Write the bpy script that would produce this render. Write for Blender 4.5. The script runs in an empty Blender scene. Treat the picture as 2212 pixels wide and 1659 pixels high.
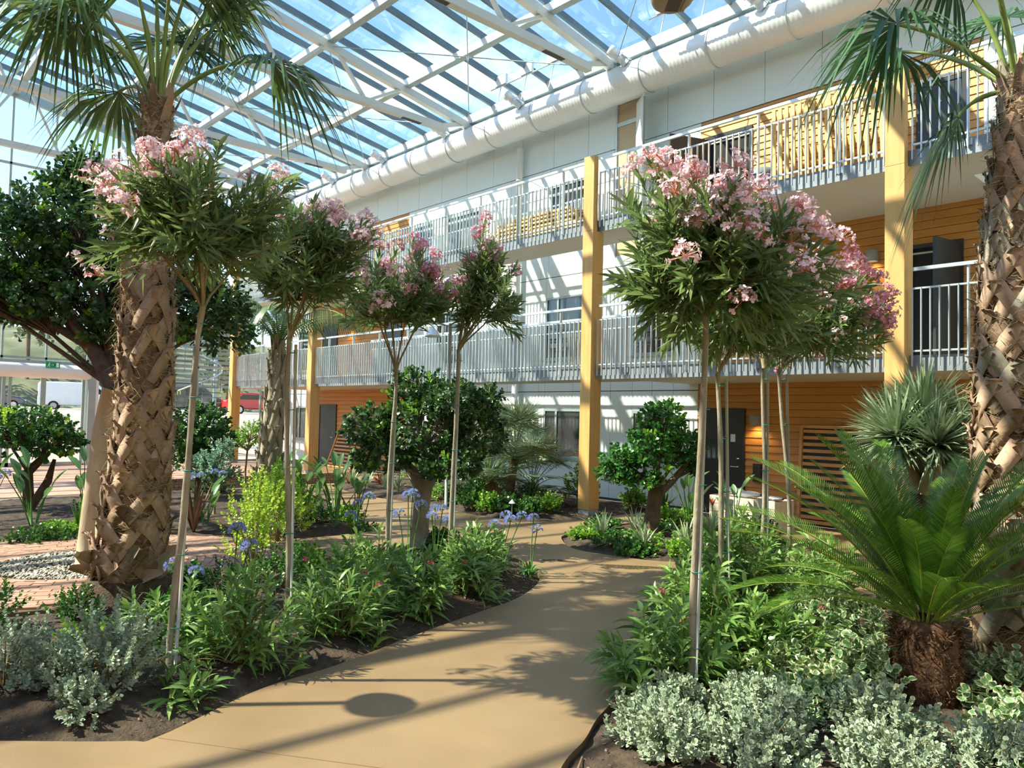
import bpy, bmesh, math, random
import numpy as np
from mathutils import Vector, Matrix, Euler

S = bpy.context.scene
C = S.collection
R = math.radians

# ------------------------------------------------------------------ camera, sky, sun, exposure
YAW, PITCH, ROLL = R(47.24), R(2.31), R(1.28)
cam_d = Vector((-math.sin(YAW)*math.cos(PITCH), math.cos(YAW)*math.cos(PITCH), math.sin(PITCH)))
cam_r = Vector((math.cos(YAW), math.sin(YAW), 0)); cam_u = cam_r.cross(cam_d)
cr, cu = cam_r*math.cos(ROLL)+cam_u*math.sin(ROLL), cam_u*math.cos(ROLL)-cam_r*math.sin(ROLL)
cam = bpy.data.objects.new('camera', bpy.data.cameras.new('camera')); C.objects.link(cam)
cam.matrix_world = Matrix(((cr.x, cu.x, -cam_d.x, 0), (cr.y, cu.y, -cam_d.y, 0), (cr.z, cu.z, -cam_d.z, 2.0), (0, 0, 0, 1)))
cam.data.sensor_width = 36; cam.data.lens = 1650/2212*36; cam.data.clip_end = 400
S.camera = cam
RT = Vector((math.cos(YAW), math.sin(YAW), 0)); FW = Vector((-math.sin(YAW), math.cos(YAW), 0))   # picture right / away from the camera

SUN_EL = R(47); SUN_DIR = Vector((0.6*math.cos(SUN_EL), 0.8*math.cos(SUN_EL), -math.sin(SUN_EL)))   # the way the light travels
sl = bpy.data.lights.new('sun', 'SUN'); sl.energy = 7.2; sl.angle = R(0.6); sl.color = (1.0, 0.80, 0.62)
sun = bpy.data.objects.new('sun', sl); C.objects.link(sun); sun.rotation_euler = SUN_DIR.to_track_quat('-Z', 'Y').to_euler(); sun.location = (-20, -20, 30)

w = bpy.data.worlds.new('sky'); S.world = w; w.use_nodes = True
nt = w.node_tree; nt.nodes.clear()
def N(t, k, **kw):
    n = t.nodes.new(k)
    for a, b in kw.items():
        if a.startswith('i_'): n.inputs[int(a[2:])].default_value = b
        else: setattr(n, a, b)
    return n
sky = N(nt, 'ShaderNodeTexSky', sky_type='NISHITA', sun_disc=False, sun_elevation=SUN_EL, sun_rotation=R(216.9), altitude=100, air_density=1.0, dust_density=0.6, ozone_density=1.5)
tc = N(nt, 'ShaderNodeTexCoord'); mp = N(nt, 'ShaderNodeMapping'); mp.inputs['Scale'].default_value = (1.6, 1.6, 4.0)
no = N(nt, 'ShaderNodeTexNoise'); no.inputs['Scale'].default_value = 1.7; no.inputs['Detail'].default_value = 6; no.inputs['Roughness'].default_value = .55
rp = N(nt, 'ShaderNodeValToRGB'); rp.color_ramp.elements[0].position = .53; rp.color_ramp.elements[1].position = .76
mx = N(nt, 'ShaderNodeMix', data_type='RGBA'); bg = N(nt, 'ShaderNodeBackground'); ou = N(nt, 'ShaderNodeOutputWorld')
nt.links.new(tc.outputs['Generated'], mp.inputs[0]); nt.links.new(mp.outputs[0], no.inputs['Vector']); nt.links.new(no.outputs['Fac'], rp.inputs[0])
mt_ = N(nt, 'ShaderNodeMath', operation='MULTIPLY', i_1=.75); nt.links.new(rp.outputs[0], mt_.inputs[0])
nt.links.new(mt_.outputs[0], mx.inputs[0]); nt.links.new(sky.outputs[0], mx.inputs[6]); mx.inputs[7].default_value = (8.8, 8.6, 8.2, 1)
nt.links.new(mx.outputs[2], bg.inputs[0]); bg.inputs[1].default_value = 0.20; nt.links.new(bg.outputs[0], ou.inputs[0])

vs = S.view_settings; vs.view_transform = 'Standard'; vs.look = 'None'; vs.gamma = 1.0; vs.use_curve_mapping = False; vs.exposure = 0.96
S.cycles.max_bounces = 6; S.cycles.transparent_max_bounces = 10; S.cycles.diffuse_bounces = 3; S.cycles.glossy_bounces = 2; S.cycles.transmission_bounces = 3; S.cycles.adaptive_threshold = .04; S.cycles.sample_clamp_indirect = 6; S.cycles.caustics_reflective = False; S.cycles.caustics_refractive = False

# ------------------------------------------------------------------ materials
M = {}
def base_mat(name):
    m = bpy.data.materials.new(name); m.use_nodes = True; t = m.node_tree; M[name] = m
    return m, t, t.nodes['Principled BSDF'], t.nodes['Material Output']
def pm(name, c1, c2=None, scale=6, rough=.6, metal=0, bump=0, bscale=None, detail=5, stretch=None, coat=0, island=0):
    """two-tone noise material"""
    m, t, b, o = base_mat(name)
    b.inputs['Roughness'].default_value = rough; b.inputs['Metallic'].default_value = metal
    b.inputs['Coat Weight'].default_value = coat
    c2 = c2 or c1
    co = N(t, 'ShaderNodeTexCoord'); mp = N(t, 'ShaderNodeMapping')
    if stretch: mp.inputs['Scale'].default_value = stretch
    t.links.new(co.outputs['Object'], mp.inputs[0])
    n = N(t, 'ShaderNodeTexNoise'); n.inputs['Scale'].default_value = scale; n.inputs['Detail'].default_value = detail
    t.links.new(mp.outputs[0], n.inputs['Vector'])
    r = N(t, 'ShaderNodeValToRGB'); r.color_ramp.elements[0].position = .32; r.color_ramp.elements[1].position = .68
    r.color_ramp.elements[0].color = (*c1, 1); r.color_ramp.elements[1].color = (*c2, 1)
    t.links.new(n.outputs['Fac'], r.inputs[0])
    col = r.outputs[0]
    if island:
        oi = N(t, 'ShaderNodeObjectInfo'); g = N(t, 'ShaderNodeNewGeometry'); ad = N(t, 'ShaderNodeMath', operation='ADD'); fr = N(t, 'ShaderNodeMath', operation='FRACT')
        t.links.new(oi.outputs['Random'], ad.inputs[0]); t.links.new(g.outputs['Random Per Island'], ad.inputs[1]); t.links.new(ad.outputs[0], fr.inputs[0])
        mr = N(t, 'ShaderNodeMapRange'); mr.inputs[3].default_value = 1-island; mr.inputs[4].default_value = 1+island
        t.links.new(fr.outputs[0], mr.inputs[0]); h = N(t, 'ShaderNodeHueSaturation'); t.links.new(mr.outputs[0], h.inputs['Value']); t.links.new(col, h.inputs['Color']); col = h.outputs[0]
    t.links.new(col, b.inputs['Base Color'])
    if bump:
        n2 = N(t, 'ShaderNodeTexNoise'); n2.inputs['Scale'].default_value = bscale or scale*4; n2.inputs['Detail'].default_value = 6
        t.links.new(mp.outputs[0], n2.inputs['Vector'])
        bp = N(t, 'ShaderNodeBump'); bp.inputs['Strength'].default_value = bump; bp.inputs['Distance'].default_value = .02
        t.links.new(n2.outputs['Fac'], bp.inputs['Height']); t.links.new(bp.outputs[0], b.inputs['Normal'])
    return m
def leafmat(name, c1, c2, rough=.42, trans=.3, tcol=None, rib=None, margin=None, spec=.5):
    m, t, b, o = base_mat(name)
    g = N(t, 'ShaderNodeNewGeometry'); r = N(t, 'ShaderNodeValToRGB')
    r.color_ramp.elements[0].color = (*c1, 1); r.color_ramp.elements[1].color = (*c2, 1)
    t.links.new(g.outputs['Random Per Island'], r.inputs[0]); col = r.outputs[0]
    if rib or margin:
        uv = N(t, 'ShaderNodeUVMap'); sx = N(t, 'ShaderNodeSeparateXYZ'); t.links.new(uv.outputs[0], sx.inputs[0])
        a = N(t, 'ShaderNodeMath', operation='SUBTRACT', i_1=.5); t.links.new(sx.outputs[0], a.inputs[0])
        a2 = N(t, 'ShaderNodeMath', operation='ABSOLUTE'); t.links.new(a.outputs[0], a2.inputs[0])
        for c, op, th in ((rib, 'LESS_THAN', .05), (margin, 'GREATER_THAN', .3)):
            if not c: continue
            k = N(t, 'ShaderNodeMath', operation=op, i_1=th); t.links.new(a2.outputs[0], k.inputs[0])
            x = N(t, 'ShaderNodeMix', data_type='RGBA'); t.links.new(k.outputs[0], x.inputs[0]); t.links.new(col, x.inputs[6]); x.inputs[7].default_value = (*c, 1); col = x.outputs[2]
    t.links.new(col, b.inputs['Base Color']); b.inputs['Roughness'].default_value = rough; b.inputs['Specular IOR Level'].default_value = spec
    tr = N(t, 'ShaderNodeBsdfTranslucent'); ms = N(t, 'ShaderNodeMixShader', i_0=trans)
    if tcol: tr.inputs[0].default_value = (*tcol, 1)
    else: t.links.new(col, tr.inputs[0])
    t.links.new(b.outputs[0], ms.inputs[1]); t.links.new(tr.outputs[0], ms.inputs[2]); t.links.new(ms.outputs[0], o.inputs[0])
    return m
def glassmat(name, tint, fac=.0, rough=.0):
    m, t, b, o = base_mat(name); t.nodes.remove(b)
    tr = N(t, 'ShaderNodeBsdfTransparent'); tr.inputs[0].default_value = (*tint, 1)
    gl = N(t, 'ShaderNodeBsdfGlossy'); gl.inputs['Roughness'].default_value = rough
    fr = N(t, 'ShaderNodeFresnel'); fr.inputs[0].default_value = 1.45
    ad = N(t, 'ShaderNodeMath', operation='ADD', i_1=fac); ms = N(t, 'ShaderNodeMixShader')
    t.links.new(fr.outputs[0], ad.inputs[0]); t.links.new(ad.outputs[0], ms.inputs[0]); t.links.new(tr.outputs[0], ms.inputs[1]); t.links.new(gl.outputs[0], ms.inputs[2]); t.links.new(ms.outputs[0], o.inputs[0])
    return m
def emit(name, c, s):
    m, t, b, o = base_mat(name); b.inputs['Base Color'].default_value = (*c, 1); b.inputs['Emission Color'].default_value = (*c, 1); b.inputs['Emission Strength'].default_value = s
    return m

pm('concrete', (.232, .146, .073), (.30, .199, .104), scale=1.1, rough=.5, bump=.06, bscale=60, detail=8)
pm('concrete_edge', (.56, .33, .2), (.64, .42, .26), scale=3, rough=.5)
pm('joint', (.22, .13, .07), rough=.8)
pm('soil', (.028, .017, .010), (.095, .06, .036), scale=9, rough=.95, bump=1.0, bscale=40, detail=9)
pm('chips', (.12, .08, .05), (.3, .23, .16), scale=9, rough=.9, island=.4)
pm('brick', (.36, .19, .125), (.5, .29, .2), scale=3, rough=.8, bump=.2, bscale=50, island=.22)
pm('brick_floor', (.4, .22, .15), (.5, .3, .21), scale=2, rough=.8, bump=.1)
pm('pebble', (.42, .38, .3), (.62, .57, .47), scale=8, rough=.7, island=.35)
pm('panel', (.78, .85, .82), (.81, .88, .85), scale=.8, rough=.45)
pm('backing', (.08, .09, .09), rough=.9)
pm('cladding', (.54, .25, .06), (.63, .31, .085), scale=2, rough=.5, stretch=(.4, 1, 6), bump=.05, island=.07)
pm('glulam', (.60, .34, .10), (.70, .42, .15), scale=3, rough=.5, stretch=(4, 4, .35), bump=.05)
pm('soffit', (.56, .53, .46), (.6, .57, .5), scale=1, rough=.7)
pm('fascia', (.27, .30, .32), (.32, .35, .37), scale=2, rough=.45, metal=.3)
pm('galv', (.58, .63, .65), (.68, .73, .75), scale=8, rough=.35, metal=.55)
pm('steel_white', (.62, .63, .59), (.67, .68, .64), scale=2, rough=.4)
pm('alu_dark', (.13, .17, .18), (.17, .21, .22), scale=3, rough=.4, metal=.3)
pm('alu_grey', (.34, .42, .42), (.4, .47, .47), scale=3, rough=.4, metal=.3)
pm('white', (.80, .82, .81), (.84, .86, .85), scale=1, rough=.5)
pm('duct', (.80, .82, .82), (.85, .87, .87), scale=1.5, rough=.42, metal=.15)
pm('door', (.025, .03, .033), (.035, .04, .043), scale=3, rough=.35)
pm('door_brown', (.07, .045, .03), (.09, .06, .04), scale=3, rough=.5)
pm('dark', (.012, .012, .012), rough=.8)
pm('beige_board', (.55, .42, .25), (.62, .48, .3), scale=2, rough=.7)
pm('lamp_grey', (.28, .29, .29), (.33, .34, .34), scale=3, rough=.5)
pm('timber', (.72, .5, .22), (.84, .62, .3), scale=3, rough=.6, stretch=(3, 3, .4), island=.12)
pm('screen_timber', (.56, .31, .075), (.68, .4, .12), scale=3, rough=.6, stretch=(3, 3, .4), island=.12)
pm('slat_orange', (.6, .3, .1), (.72, .39, .15), scale=3, rough=.6, island=.08)
pm('bag_dark', (.015, .02, .03), (.03, .035, .05), scale=6, rough=.25, bump=.5)
pm('bag_clear', (.62, .64, .66), (.85, .86, .87), scale=5, rough=.25, bump=.9)
pm('bin_grey', (.2, .23, .24), rough=.5)
pm('carton', (.66, .56, .43), (.74, .66, .52), scale=3, rough=.8)
pm('stone', (.3, .32, .33), (.5, .52, .52), scale=14, rough=.8)
pm('bark_grey', (.26, .21, .15), (.42, .36, .27), scale=9, rough=.85, stretch=(1, 1, .5), bump=.4)
pm('bark_tan', (.42, .33, .21), (.58, .48, .33), scale=7, rough=.8, stretch=(1, 1, .3), bump=.3)
pm('bark_dark', (.085, .05, .03), (.17, .11, .07), scale=9, rough=.9, bump=.6)
pm('twig', (.2, .17, .08), (.34, .24, .12), scale=9, rough=.8)
pm('stake', (.5, .48, .43), (.62, .6, .54), scale=5, rough=.7, stretch=(1, 1, .1))
pm('tie', (.02, .28, .22), rough=.5)
pm('palm_core', (.16, .095, .05), (.33, .22, .12), scale=14, rough=.95, bump=1.0, bscale=50)
pm('boot', (.31, .185, .12), (.51, .34, .235), scale=5, rough=.75, stretch=(1, 1, .4), bump=.25, island=.25)
pm('boot_dark', (.17, .10, .06), (.36, .23, .14), scale=6, rough=.85, bump=.4, island=.3)
pm('boot_grey', (.3, .25, .18), (.46, .4, .3), scale=5, rough=.8, bump=.3, island=.2)
pm('fibre', (.3, .2, .1), (.52, .38, .22), scale=20, rough=.9, island=.3)
pm('root', (.05, .03, .018), (.13, .075, .045), scale=18, rough=.95, bump=1.0, bscale=60)
pm('cycad_trunk', (.06, .028, .014), (.2, .095, .045), scale=16, rough=.95, bump=1.0, bscale=45)
leafmat('ol_leaf', (.085, .16, .04), (.28, .36, .13), rough=.33, trans=.4, rib=(.2, .3, .1))
leafmat('ol_leaf_young', (.09, .23, .04), (.33, .48, .13), rough=.36, trans=.32, rib=(.3, .42, .14))
leafmat('palm_leaf', (.06, .125, .04), (.18, .27, .085), rough=.4, trans=.28)
leafmat('palm_leaf_r', (.04, .11, .045), (.1, .21, .08), rough=.4, trans=.25)
pm('petiole', (.16, .23, .05), (.26, .33, .08), scale=6, rough=.45)
leafmat('cycad_leaf', (.05, .14, .015), (.15, .27, .025), rough=.34, trans=.26)
pm('cycad_rachis', (.19, .26, .03), (.3, .35, .05), scale=6, rough=.45)
leafmat('dragon_leaf', (.18, .26, .14), (.42, .5, .31), rough=.42, trans=.15)
leafmat('fan_leaf', (.17, .25, .13), (.4, .48, .29), rough=.45, trans=.2)
leafmat('dark_leaf', (.03, .085, .022), (.10, .19, .05), rough=.28, trans=.2)
leafmat('mid_leaf', (.03, .11, .018), (.10, .24, .035), rough=.34, trans=.26)
leafmat('bright_leaf', (.09, .25, .02), (.3, .5, .05), rough=.38, trans=.36)
leafmat('lime_leaf', (.3, .5, .03), (.58, .7, .1), rough=.4, trans=.4)
leafmat('citrus_leaf', (.02, .10, .02), (.09, .25, .035), rough=.3, trans=.25)
leafmat('silver_leaf', (.19, .27, .15), (.36, .42, .27), rough=.6, trans=.14, margin=(.47, .53, .38))
leafmat('silver_leaf_l', (.25, .33, .23), (.44, .52, .36), rough=.55, trans=.14)
leafmat('blue_leaf', (.16, .31, .2), (.36, .52, .36), rough=.5, trans=.15)
leafmat('ivy_leaf', (.08, .2, .06), (.2, .35, .13), rough=.4, trans=.2, margin=(.68, .68, .42))
leafmat('varie_leaf', (.22, .33, .14), (.42, .52, .28), rough=.45, trans=.25, margin=(.66, .68, .46))
leafmat('strap_leaf', (.05, .2, .03), (.18, .38, .08), rough=.35, trans=.3)
leafmat('paddle_leaf', (.07, .2, .055), (.19, .36, .13), rough=.38, trans=.3, rib=(.32, .45, .2))
leafmat('red_leaf', (.3, .04, .02), (.55, .12, .05), rough=.4, trans=.3)
leafmat('dry_leaf', (.13, .08, .05), (.28, .18, .11), rough=.8, trans=.1)
leafmat('pink', (.88, .52, .58), (1.0, .82, .84), rough=.55, trans=.35)
leafmat('pink_deep', (.74, .25, .38), (.9, .5, .6), rough=.55, trans=.35)
leafmat('rose_dark', (.4, .04, .09), (.62, .12, .2), rough=.5, trans=.3)
leafmat('bud', (.55, .12, .08), (.75, .28, .18), rough=.5, trans=.2)
leafmat('blue_petal', (.27, .32, .68), (.5, .55, .9), rough=.5, trans=.35)
glassmat('roof_glass', (.74, .93, .97), .03)
glassmat('wall_glass', (.86, .95, .95), .02)
m, t, b, o = base_mat('window_glass'); b.inputs['Base Color'].default_value = (.03, .045, .05, 1); b.inputs['Roughness'].default_value = .04; b.inputs['Specular IOR Level'].default_value = .8
glassmat('water', (.93, .9, .86), .05, .02)
pm('curtain', (.6, .62, .66), (.75, .77, .8), scale=1, rough=.8, stretch=(14, 1, .2))
emit('warm_bulb', (1, .62, .25), 14)
emit('flood', (1, .86, .62), 9)
emit('sign_green', (.0, .22, .10), .12)
pm('sign_white', (.85, .95, .88), rough=.5)
pm('car_white', (.8, .81, .82), rough=.3, coat=.5); pm('car_blue', (.02, .03, .07), rough=.25, coat=.8); pm('car_black', (.015, .018, .022), rough=.25, coat=.8); pm('car_grey', (.16, .17, .18), rough=.3, coat=.6); pm('car_red', (.5, .03, .03), rough=.3, coat=.6)
pm('tyre', (.012, .012, .012), rough=.9); pm('rim', (.5, .5, .52), rough=.3, metal=.8)
pm('tail_light', (.6, .02, .02), rough=.2); pm('yellow_text', (.75, .6, .08), rough=.5)
pm('gravel_out', (.28, .25, .22), (.42, .38, .33), scale=8, rough=.95, bump=.5)
pm('hill', (.07, .1, .05), (.15, .17, .09), scale=.35, rough=.95, bump=1, bscale=3)
leafmat('tree_out', (.06, .12, .035), (.17, .24, .08), rough=.6, trans=.25)
pm('fixture_tan', (.4, .31, .2), (.46, .36, .24), scale=4, rough=.5)

# ------------------------------------------------------------------ building helpers
WL = {}
def wl(o):
    return WL.get(o.name, Vector((0, 0, 0)))
def link(o, parent=None, local=False):
    C.objects.link(o)
    if parent is not None:
        o.parent = parent
        if not local: o.location = Vector(o.location) - wl(parent)
    WL[o.name] = (Vector(o.location) + wl(parent)) if parent is not None else Vector(o.location)
    return o
def tag(o, label=None, cat=None, group=None, kind=None):
    if label: o['label'] = label
    if cat: o['category'] = cat
    if group: o['group'] = group
    if kind: o['kind'] = kind
    return o
def thing(name, label, cat, loc=(0, 0, 0), rz=0, group=None, kind=None):
    o = bpy.data.objects.new(name, None); o.location = loc; o.rotation_euler = (0, 0, rz); o.empty_display_size = .1
    link(o); return tag(o, label, cat, group, kind)
def inst(name, mesh, loc=(0, 0, 0), parent=None, rot=(0, 0, 0), sc=(1, 1, 1), local=True):
    o = bpy.data.objects.new(name, mesh); o.location = loc; o.rotation_euler = rot; o.scale = sc
    return link(o, parent, local)
def rand_unit(rng, n):
    v = rng.normal(size=(n, 3)); return v/np.linalg.norm(v, axis=1, keepdims=True)
def nrm(v):
    return v/np.maximum(np.linalg.norm(v, axis=-1, keepdims=True), 1e-9)

class MB:
    def __init__(s): s.v = []; s.f = []; s.sm = []
    def add(s, vs, fs, smooth=False):
        o = len(s.v); s.v += [tuple(p) for p in vs]; s.f += [tuple(i+o for i in f) for f in fs]; s.sm += [smooth]*len(fs); return s
    def box(s, x0, x1, y0, y1, z0, z1):
        return s.add([(x0, y0, z0), (x1, y0, z0), (x1, y1, z0), (x0, y1, z0), (x0, y0, z1), (x1, y0, z1), (x1, y1, z1), (x0, y1, z1)],
                     [(0, 3, 2, 1), (4, 5, 6, 7), (0, 1, 5, 4), (1, 2, 6, 5), (2, 3, 7, 6), (3, 0, 4, 7)])
    def beam(s, p0, p1, w, h, up=(0, 0, 1)):
        p0, p1 = Vector(p0), Vector(p1); d = (p1-p0).normalized(); u = Vector(up)
        if abs(d.dot(u)) > .98: u = Vector((0, 1, 0))
        a = d.cross(u).normalized()*w/2; b = a.cross(d).normalized()*h/2
        vs = [p+i*a+j*b for p in (p0, p1) for i, j in ((-1, -1), (1, -1), (1, 1), (-1, 1))]
        return s.add(vs, [(0, 3, 2, 1), (4, 5, 6, 7), (0, 1, 5, 4), (1, 2, 6, 5), (2, 3, 7, 6), (3, 0, 4, 7)])
    def tube(s, pts, rad, n=8, caps=True):
        pts = [Vector(p) for p in pts]; k = len(pts)
        if not hasattr(rad, '__len__'): rad = [rad]*k
        vs = []; ref = Vector((.31, .95, .05)) if abs((pts[-1]-pts[0]).normalized().z) > .5 else Vector((0, 0, 1))
        for i, p in enumerate(pts):
            d = (pts[min(i+1, k-1)]-pts[max(i-1, 0)]).normalized(); a = d.cross(ref)
            if a.length < 1e-3: a = d.cross(Vector((1, 0, 0)))
            a.normalize(); b = d.cross(a)
            vs += [p+(a*math.cos(2*math.pi*j/n)+b*math.sin(2*math.pi*j/n))*rad[i] for j in range(n)]
        fs = [(i*n+j, i*n+(j+1) % n, (i+1)*n+(j+1) % n, (i+1)*n+j) for i in range(k-1) for j in range(n)]
        s.add(vs, fs, True)
        if caps: o = len(s.v)-len(vs); s.f += [tuple(o+j for j in range(n)), tuple(o+(k-1)*n+j for j in reversed(range(n)))]; s.sm += [False]*2
        return s
    def lathe(s, prof, n=20, c=(0, 0, 0)):
        vs = [(c[0]+r*math.cos(2*math.pi*j/n), c[1]+r*math.sin(2*math.pi*j/n), c[2]+z) for r, z in prof for j in range(n)]
        return s.add(vs, [(i*n+j, i*n+(j+1) % n, (i+1)*n+(j+1) % n, (i+1)*n+j) for i in range(len(prof)-1) for j in range(n)], True)
    def mesh(s, name, mat):
        me = bpy.data.meshes.new(name); me.from_pydata(s.v, [], s.f); me.polygons.foreach_set('use_smooth', s.sm); me.materials.append(M[mat]); me.update(); return me
    def build(s, name, mat, parent=None, local=False, kind=None, bevel=0):
        o = bpy.data.objects.new(name, s.mesh(name, mat)); link(o, parent, local)
        if bevel:
            m = o.modifiers.new('bevel', 'BEVEL'); m.width = bevel; m.segments = 2; m.limit_method = 'ANGLE'
        if kind: o['kind'] = kind
        return o

class NB:
    """numpy quads: leaves, petals"""
    def __init__(s): s.V = []; s.F = []; s.U = []; s.m = []; s.n = 0
    def leaves(s, P, D, U, L, W, prof=((0, .05), (.3, .9), (.65, .8), (1, .03)), droop=0, fold=0, mid=False, mi=0):
        P = np.asarray(P, float); n = len(P)
        if n == 0: return s
        D = nrm(np.asarray(D, float)); L = np.broadcast_to(np.asarray(L, float), (n,)); W = np.broadcast_to(np.asarray(W, float), (n,)); dr = np.broadcast_to(np.asarray(droop, float), (n,))
        Sd = np.cross(D, U); bad = np.linalg.norm(Sd, axis=1) < 1e-4; Sd[bad] = np.cross(D[bad], [.3, .8, .5]); Sd = nrm(Sd); Nn = np.cross(Sd, D)
        k = 3 if mid else 2; rows = []
        for t_, w_ in prof:
            c = P + D*(L*t_)[:, None]; c[:, 2] -= dr*L*t_*t_
            e = Sd*(W*w_/2)[:, None]; up = Nn*(W*w_*fold)[:, None]
            rows.append(np.stack([c-e+up, c, c+e+up] if mid else [c-e+up, c+e+up], 1))
        V = np.stack(rows, 1); Rn = len(prof)
        idx = np.arange(n*Rn*k).reshape(n, Rn, k)
        q = np.stack([idx[:, :-1, :-1], idx[:, :-1, 1:], idx[:, 1:, 1:], idx[:, 1:, :-1]], -1).reshape(-1, 4)
        uv = np.zeros((n, Rn, k, 2)); uv[..., 0] = np.linspace(0, 1, k)[None, None, :]; uv[..., 1] = np.array([t_ for t_, _ in prof])[None, :, None]
        s.V.append(V.reshape(-1, 3)); s.F.append(q+s.n); s.U.append(uv.reshape(-1, 2)); s.m.append(np.full(len(q), mi, np.int32)); s.n += n*Rn*k
        return s
    def mesh(s, name, mats, smooth=True):
        V = np.concatenate(s.V).astype(np.float32); F = np.concatenate(s.F).astype(np.int32); U = np.concatenate(s.U).astype(np.float32); mi = np.concatenate(s.m)
        me = bpy.data.meshes.new(name); me.vertices.add(len(V)); me.vertices.foreach_set('co', V.ravel())
        me.loops.add(F.size); me.loops.foreach_set('vertex_index', F.ravel()); me.polygons.add(len(F))
        me.polygons.foreach_set('loop_start', np.arange(0, F.size, 4, dtype=np.int32)); me.polygons.foreach_set('loop_total', np.full(len(F), 4, np.int32))
        me.polygons.foreach_set('material_index', mi); me.polygons.foreach_set('use_smooth', np.full(len(F), smooth))
        uvl = me.uv_layers.new(name='UVMap'); uvl.data.foreach_set('uv', U[F.ravel()].ravel())
        for m_ in ([mats] if isinstance(mats, str) else mats): me.materials.append(M[m_])
        me.update(calc_edges=True); me.validate(); return me
    def build(s, name, mats, parent=None, local=True, kind=None):
        o = bpy.data.objects.new(name, s.mesh(name, mats)); link(o, parent, local)
        if kind: o['kind'] = kind
        return o
def basis(T):
    a = np.cross(T, np.array([.21, .13, .97])); bad = np.linalg.norm(a, axis=1) < .05; a[bad] = np.cross(T[bad], [1., 0, 0]); a = nrm(a); return a, np.cross(T, a)
def twig_leaves(nb, rng, P, T, lt, k, L, W, spread=1.0, prof=((0, .05), (.3, .9), (.65, .8), (1, .03)), droop=0, fold=0, mid=False, mi=0, lo=0.0, tipspread=.45):
    """k leaves in a spiral along the last lt metres of every twig (tip P, direction T)"""
    n = len(P); T = nrm(T); A, B = basis(T); lt = np.broadcast_to(np.asarray(lt, float), (n,))
    s_ = np.linspace(lo, 1, k)[None, :].repeat(n, 0); ang = (np.arange(k)*2.399)[None, :] + rng.uniform(0, 6.28, (n, 1)) + rng.normal(0, .25, (n, k))
    base = P[:, None] - T[:, None]*(lt[:, None]*(1-s_))[..., None]
    rad = A[:, None]*np.cos(ang)[..., None] + B[:, None]*np.sin(ang)[..., None]
    th = spread*(1-(1-tipspread)*s_) + rng.normal(0, .15, (n, k))
    D = T[:, None]*np.cos(th)[..., None] + rad*np.sin(th)[..., None]
    Lr = L*rng.uniform(.7, 1.15, (n, k))*(1-.25*s_**3)
    U = T[:, None]*1.0 - rad*.2 + rng.normal(0, .15, (n, k, 3))
    nb.leaves(base.reshape(-1, 3), D.reshape(-1, 3), U.reshape(-1, 3), Lr.ravel(), W*rng.uniform(.8, 1.2, n*k), prof, droop, fold, mid, mi)
def shell(rng, n, c, rad, lo=.72, up=.15, cut=-1.0):
    d = rand_unit(rng, n*3); d[:, 2] += up; d = nrm(d); d = d[d[:, 2] > cut][:n]
    f = rng.uniform(lo, 1.0, (len(d), 1)); return np.array(c)+d*np.array(rad)*f, d
def catmull(pts, per=8, closed=True):
    pts = [np.array(p, float) for p in pts]; n = len(pts); out = []
    for i in range(n if closed else n-1):
        g = (lambda j: pts[j % n]) if closed else (lambda j: pts[min(max(j, 0), n-1)])
        a, b, c, d = g(i-1), g(i), g(i+1), g(i+2)
        for j in range(per):
            u = j/per; out.append(.5*((2*b)+(-a+c)*u+(2*a-5*b+4*c-d)*u*u+(-a+3*b-3*c+d)*u**3))
    if not closed: out.append(pts[-1])
    return np.array(out)
OVAL = ((0, .06), (.25, .8), (.55, 1.0), (.85, .6), (1, .06))
LANCE = ((0, .12), (.3, .95), (.6, .9), (1, .03))
STRAP = ((0, .8), (.35, 1), (.7, .75), (1, .05))
# ------------------------------------------------------------------ ground: path slab with planting beds cut out, soil, bricks, gravel
BED_A = catmull([(-6.6, -.4), (-5.42, .94), (-4.95, 1.5), (-4.9, 1.68), (-5.26, 2.47), (-5.39, 3.18), (-5.68, 4.15), (-5.94, 5.14), (-6.14, 5.85), (-6.59, 6.61), (-7.24, 7.14), (-8.2, 7.45), (-9.2, 7.35),
                 (-9.65, 6.6), (-9.4, 5.4), (-9.28, 4.6), (-9.1, 3.7), (-8.7, 3.1), (-8.55, 2.4), (-8.62, 1.6), (-8.9, .5), (-8.2, -.7)])
BED_B = catmull([(-13.3, 1.0), (-13.19, 2.17), (-13.0, 3.22), (-12.39, 4.3), (-11.82, 4.86), (-11.18, 5.39), (-10.98, 6.07), (-10.99, 6.89), (-11.5, 7.35), (-13.81, 8.14), (-16.2, 9.0), (-18.3, 9.0), (-18.8, 6.5), (-18.6, 3), (-17, .4), (-14.6, 0)])
BED_C = catmull([(-18.6, 10.7), (-17.24, 10.15), (-15.33, 9.9), (-13.4, 10.1), (-12.27, 9.9), (-10.99, 9.93), (-10.27, 10.2), (-9.98, 11.31), (-10.02, 12.4), (-10.1, 13.9), (-12, 14.15), (-15, 14.15), (-18.4, 14.1), (-19, 12.5)])
BED_D = catmull([(-8.62, 9.15), (-7.87, 8.63), (-7.12, 8.68), (-6.42, 8.92), (-5.95, 9.52), (-5.75, 10.4), (-6.1, 11.6), (-7.3, 12.5), (-8.6, 12.5), (-9.14, 11.6), (-9.12, 10.5), (-8.9, 9.57)])
BED_E = catmull([(-2.4, 2.4), (-3.0, 3.2), (-3.2, 3.64), (-3.41, 4.05), (-3.64, 4.75), (-3.78, 5.48), (-4.3, 6.45), (-4.62, 7.4), (-4.55, 8.5), (-3.7, 9.5), (-1.5, 10.4), (1.6, 9.6), (2.2, 6), (1.0, 3.5), (-.9, 2.3)])
BEDS = [BED_A, BED_B, BED_C, BED_D, BED_E]
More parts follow.
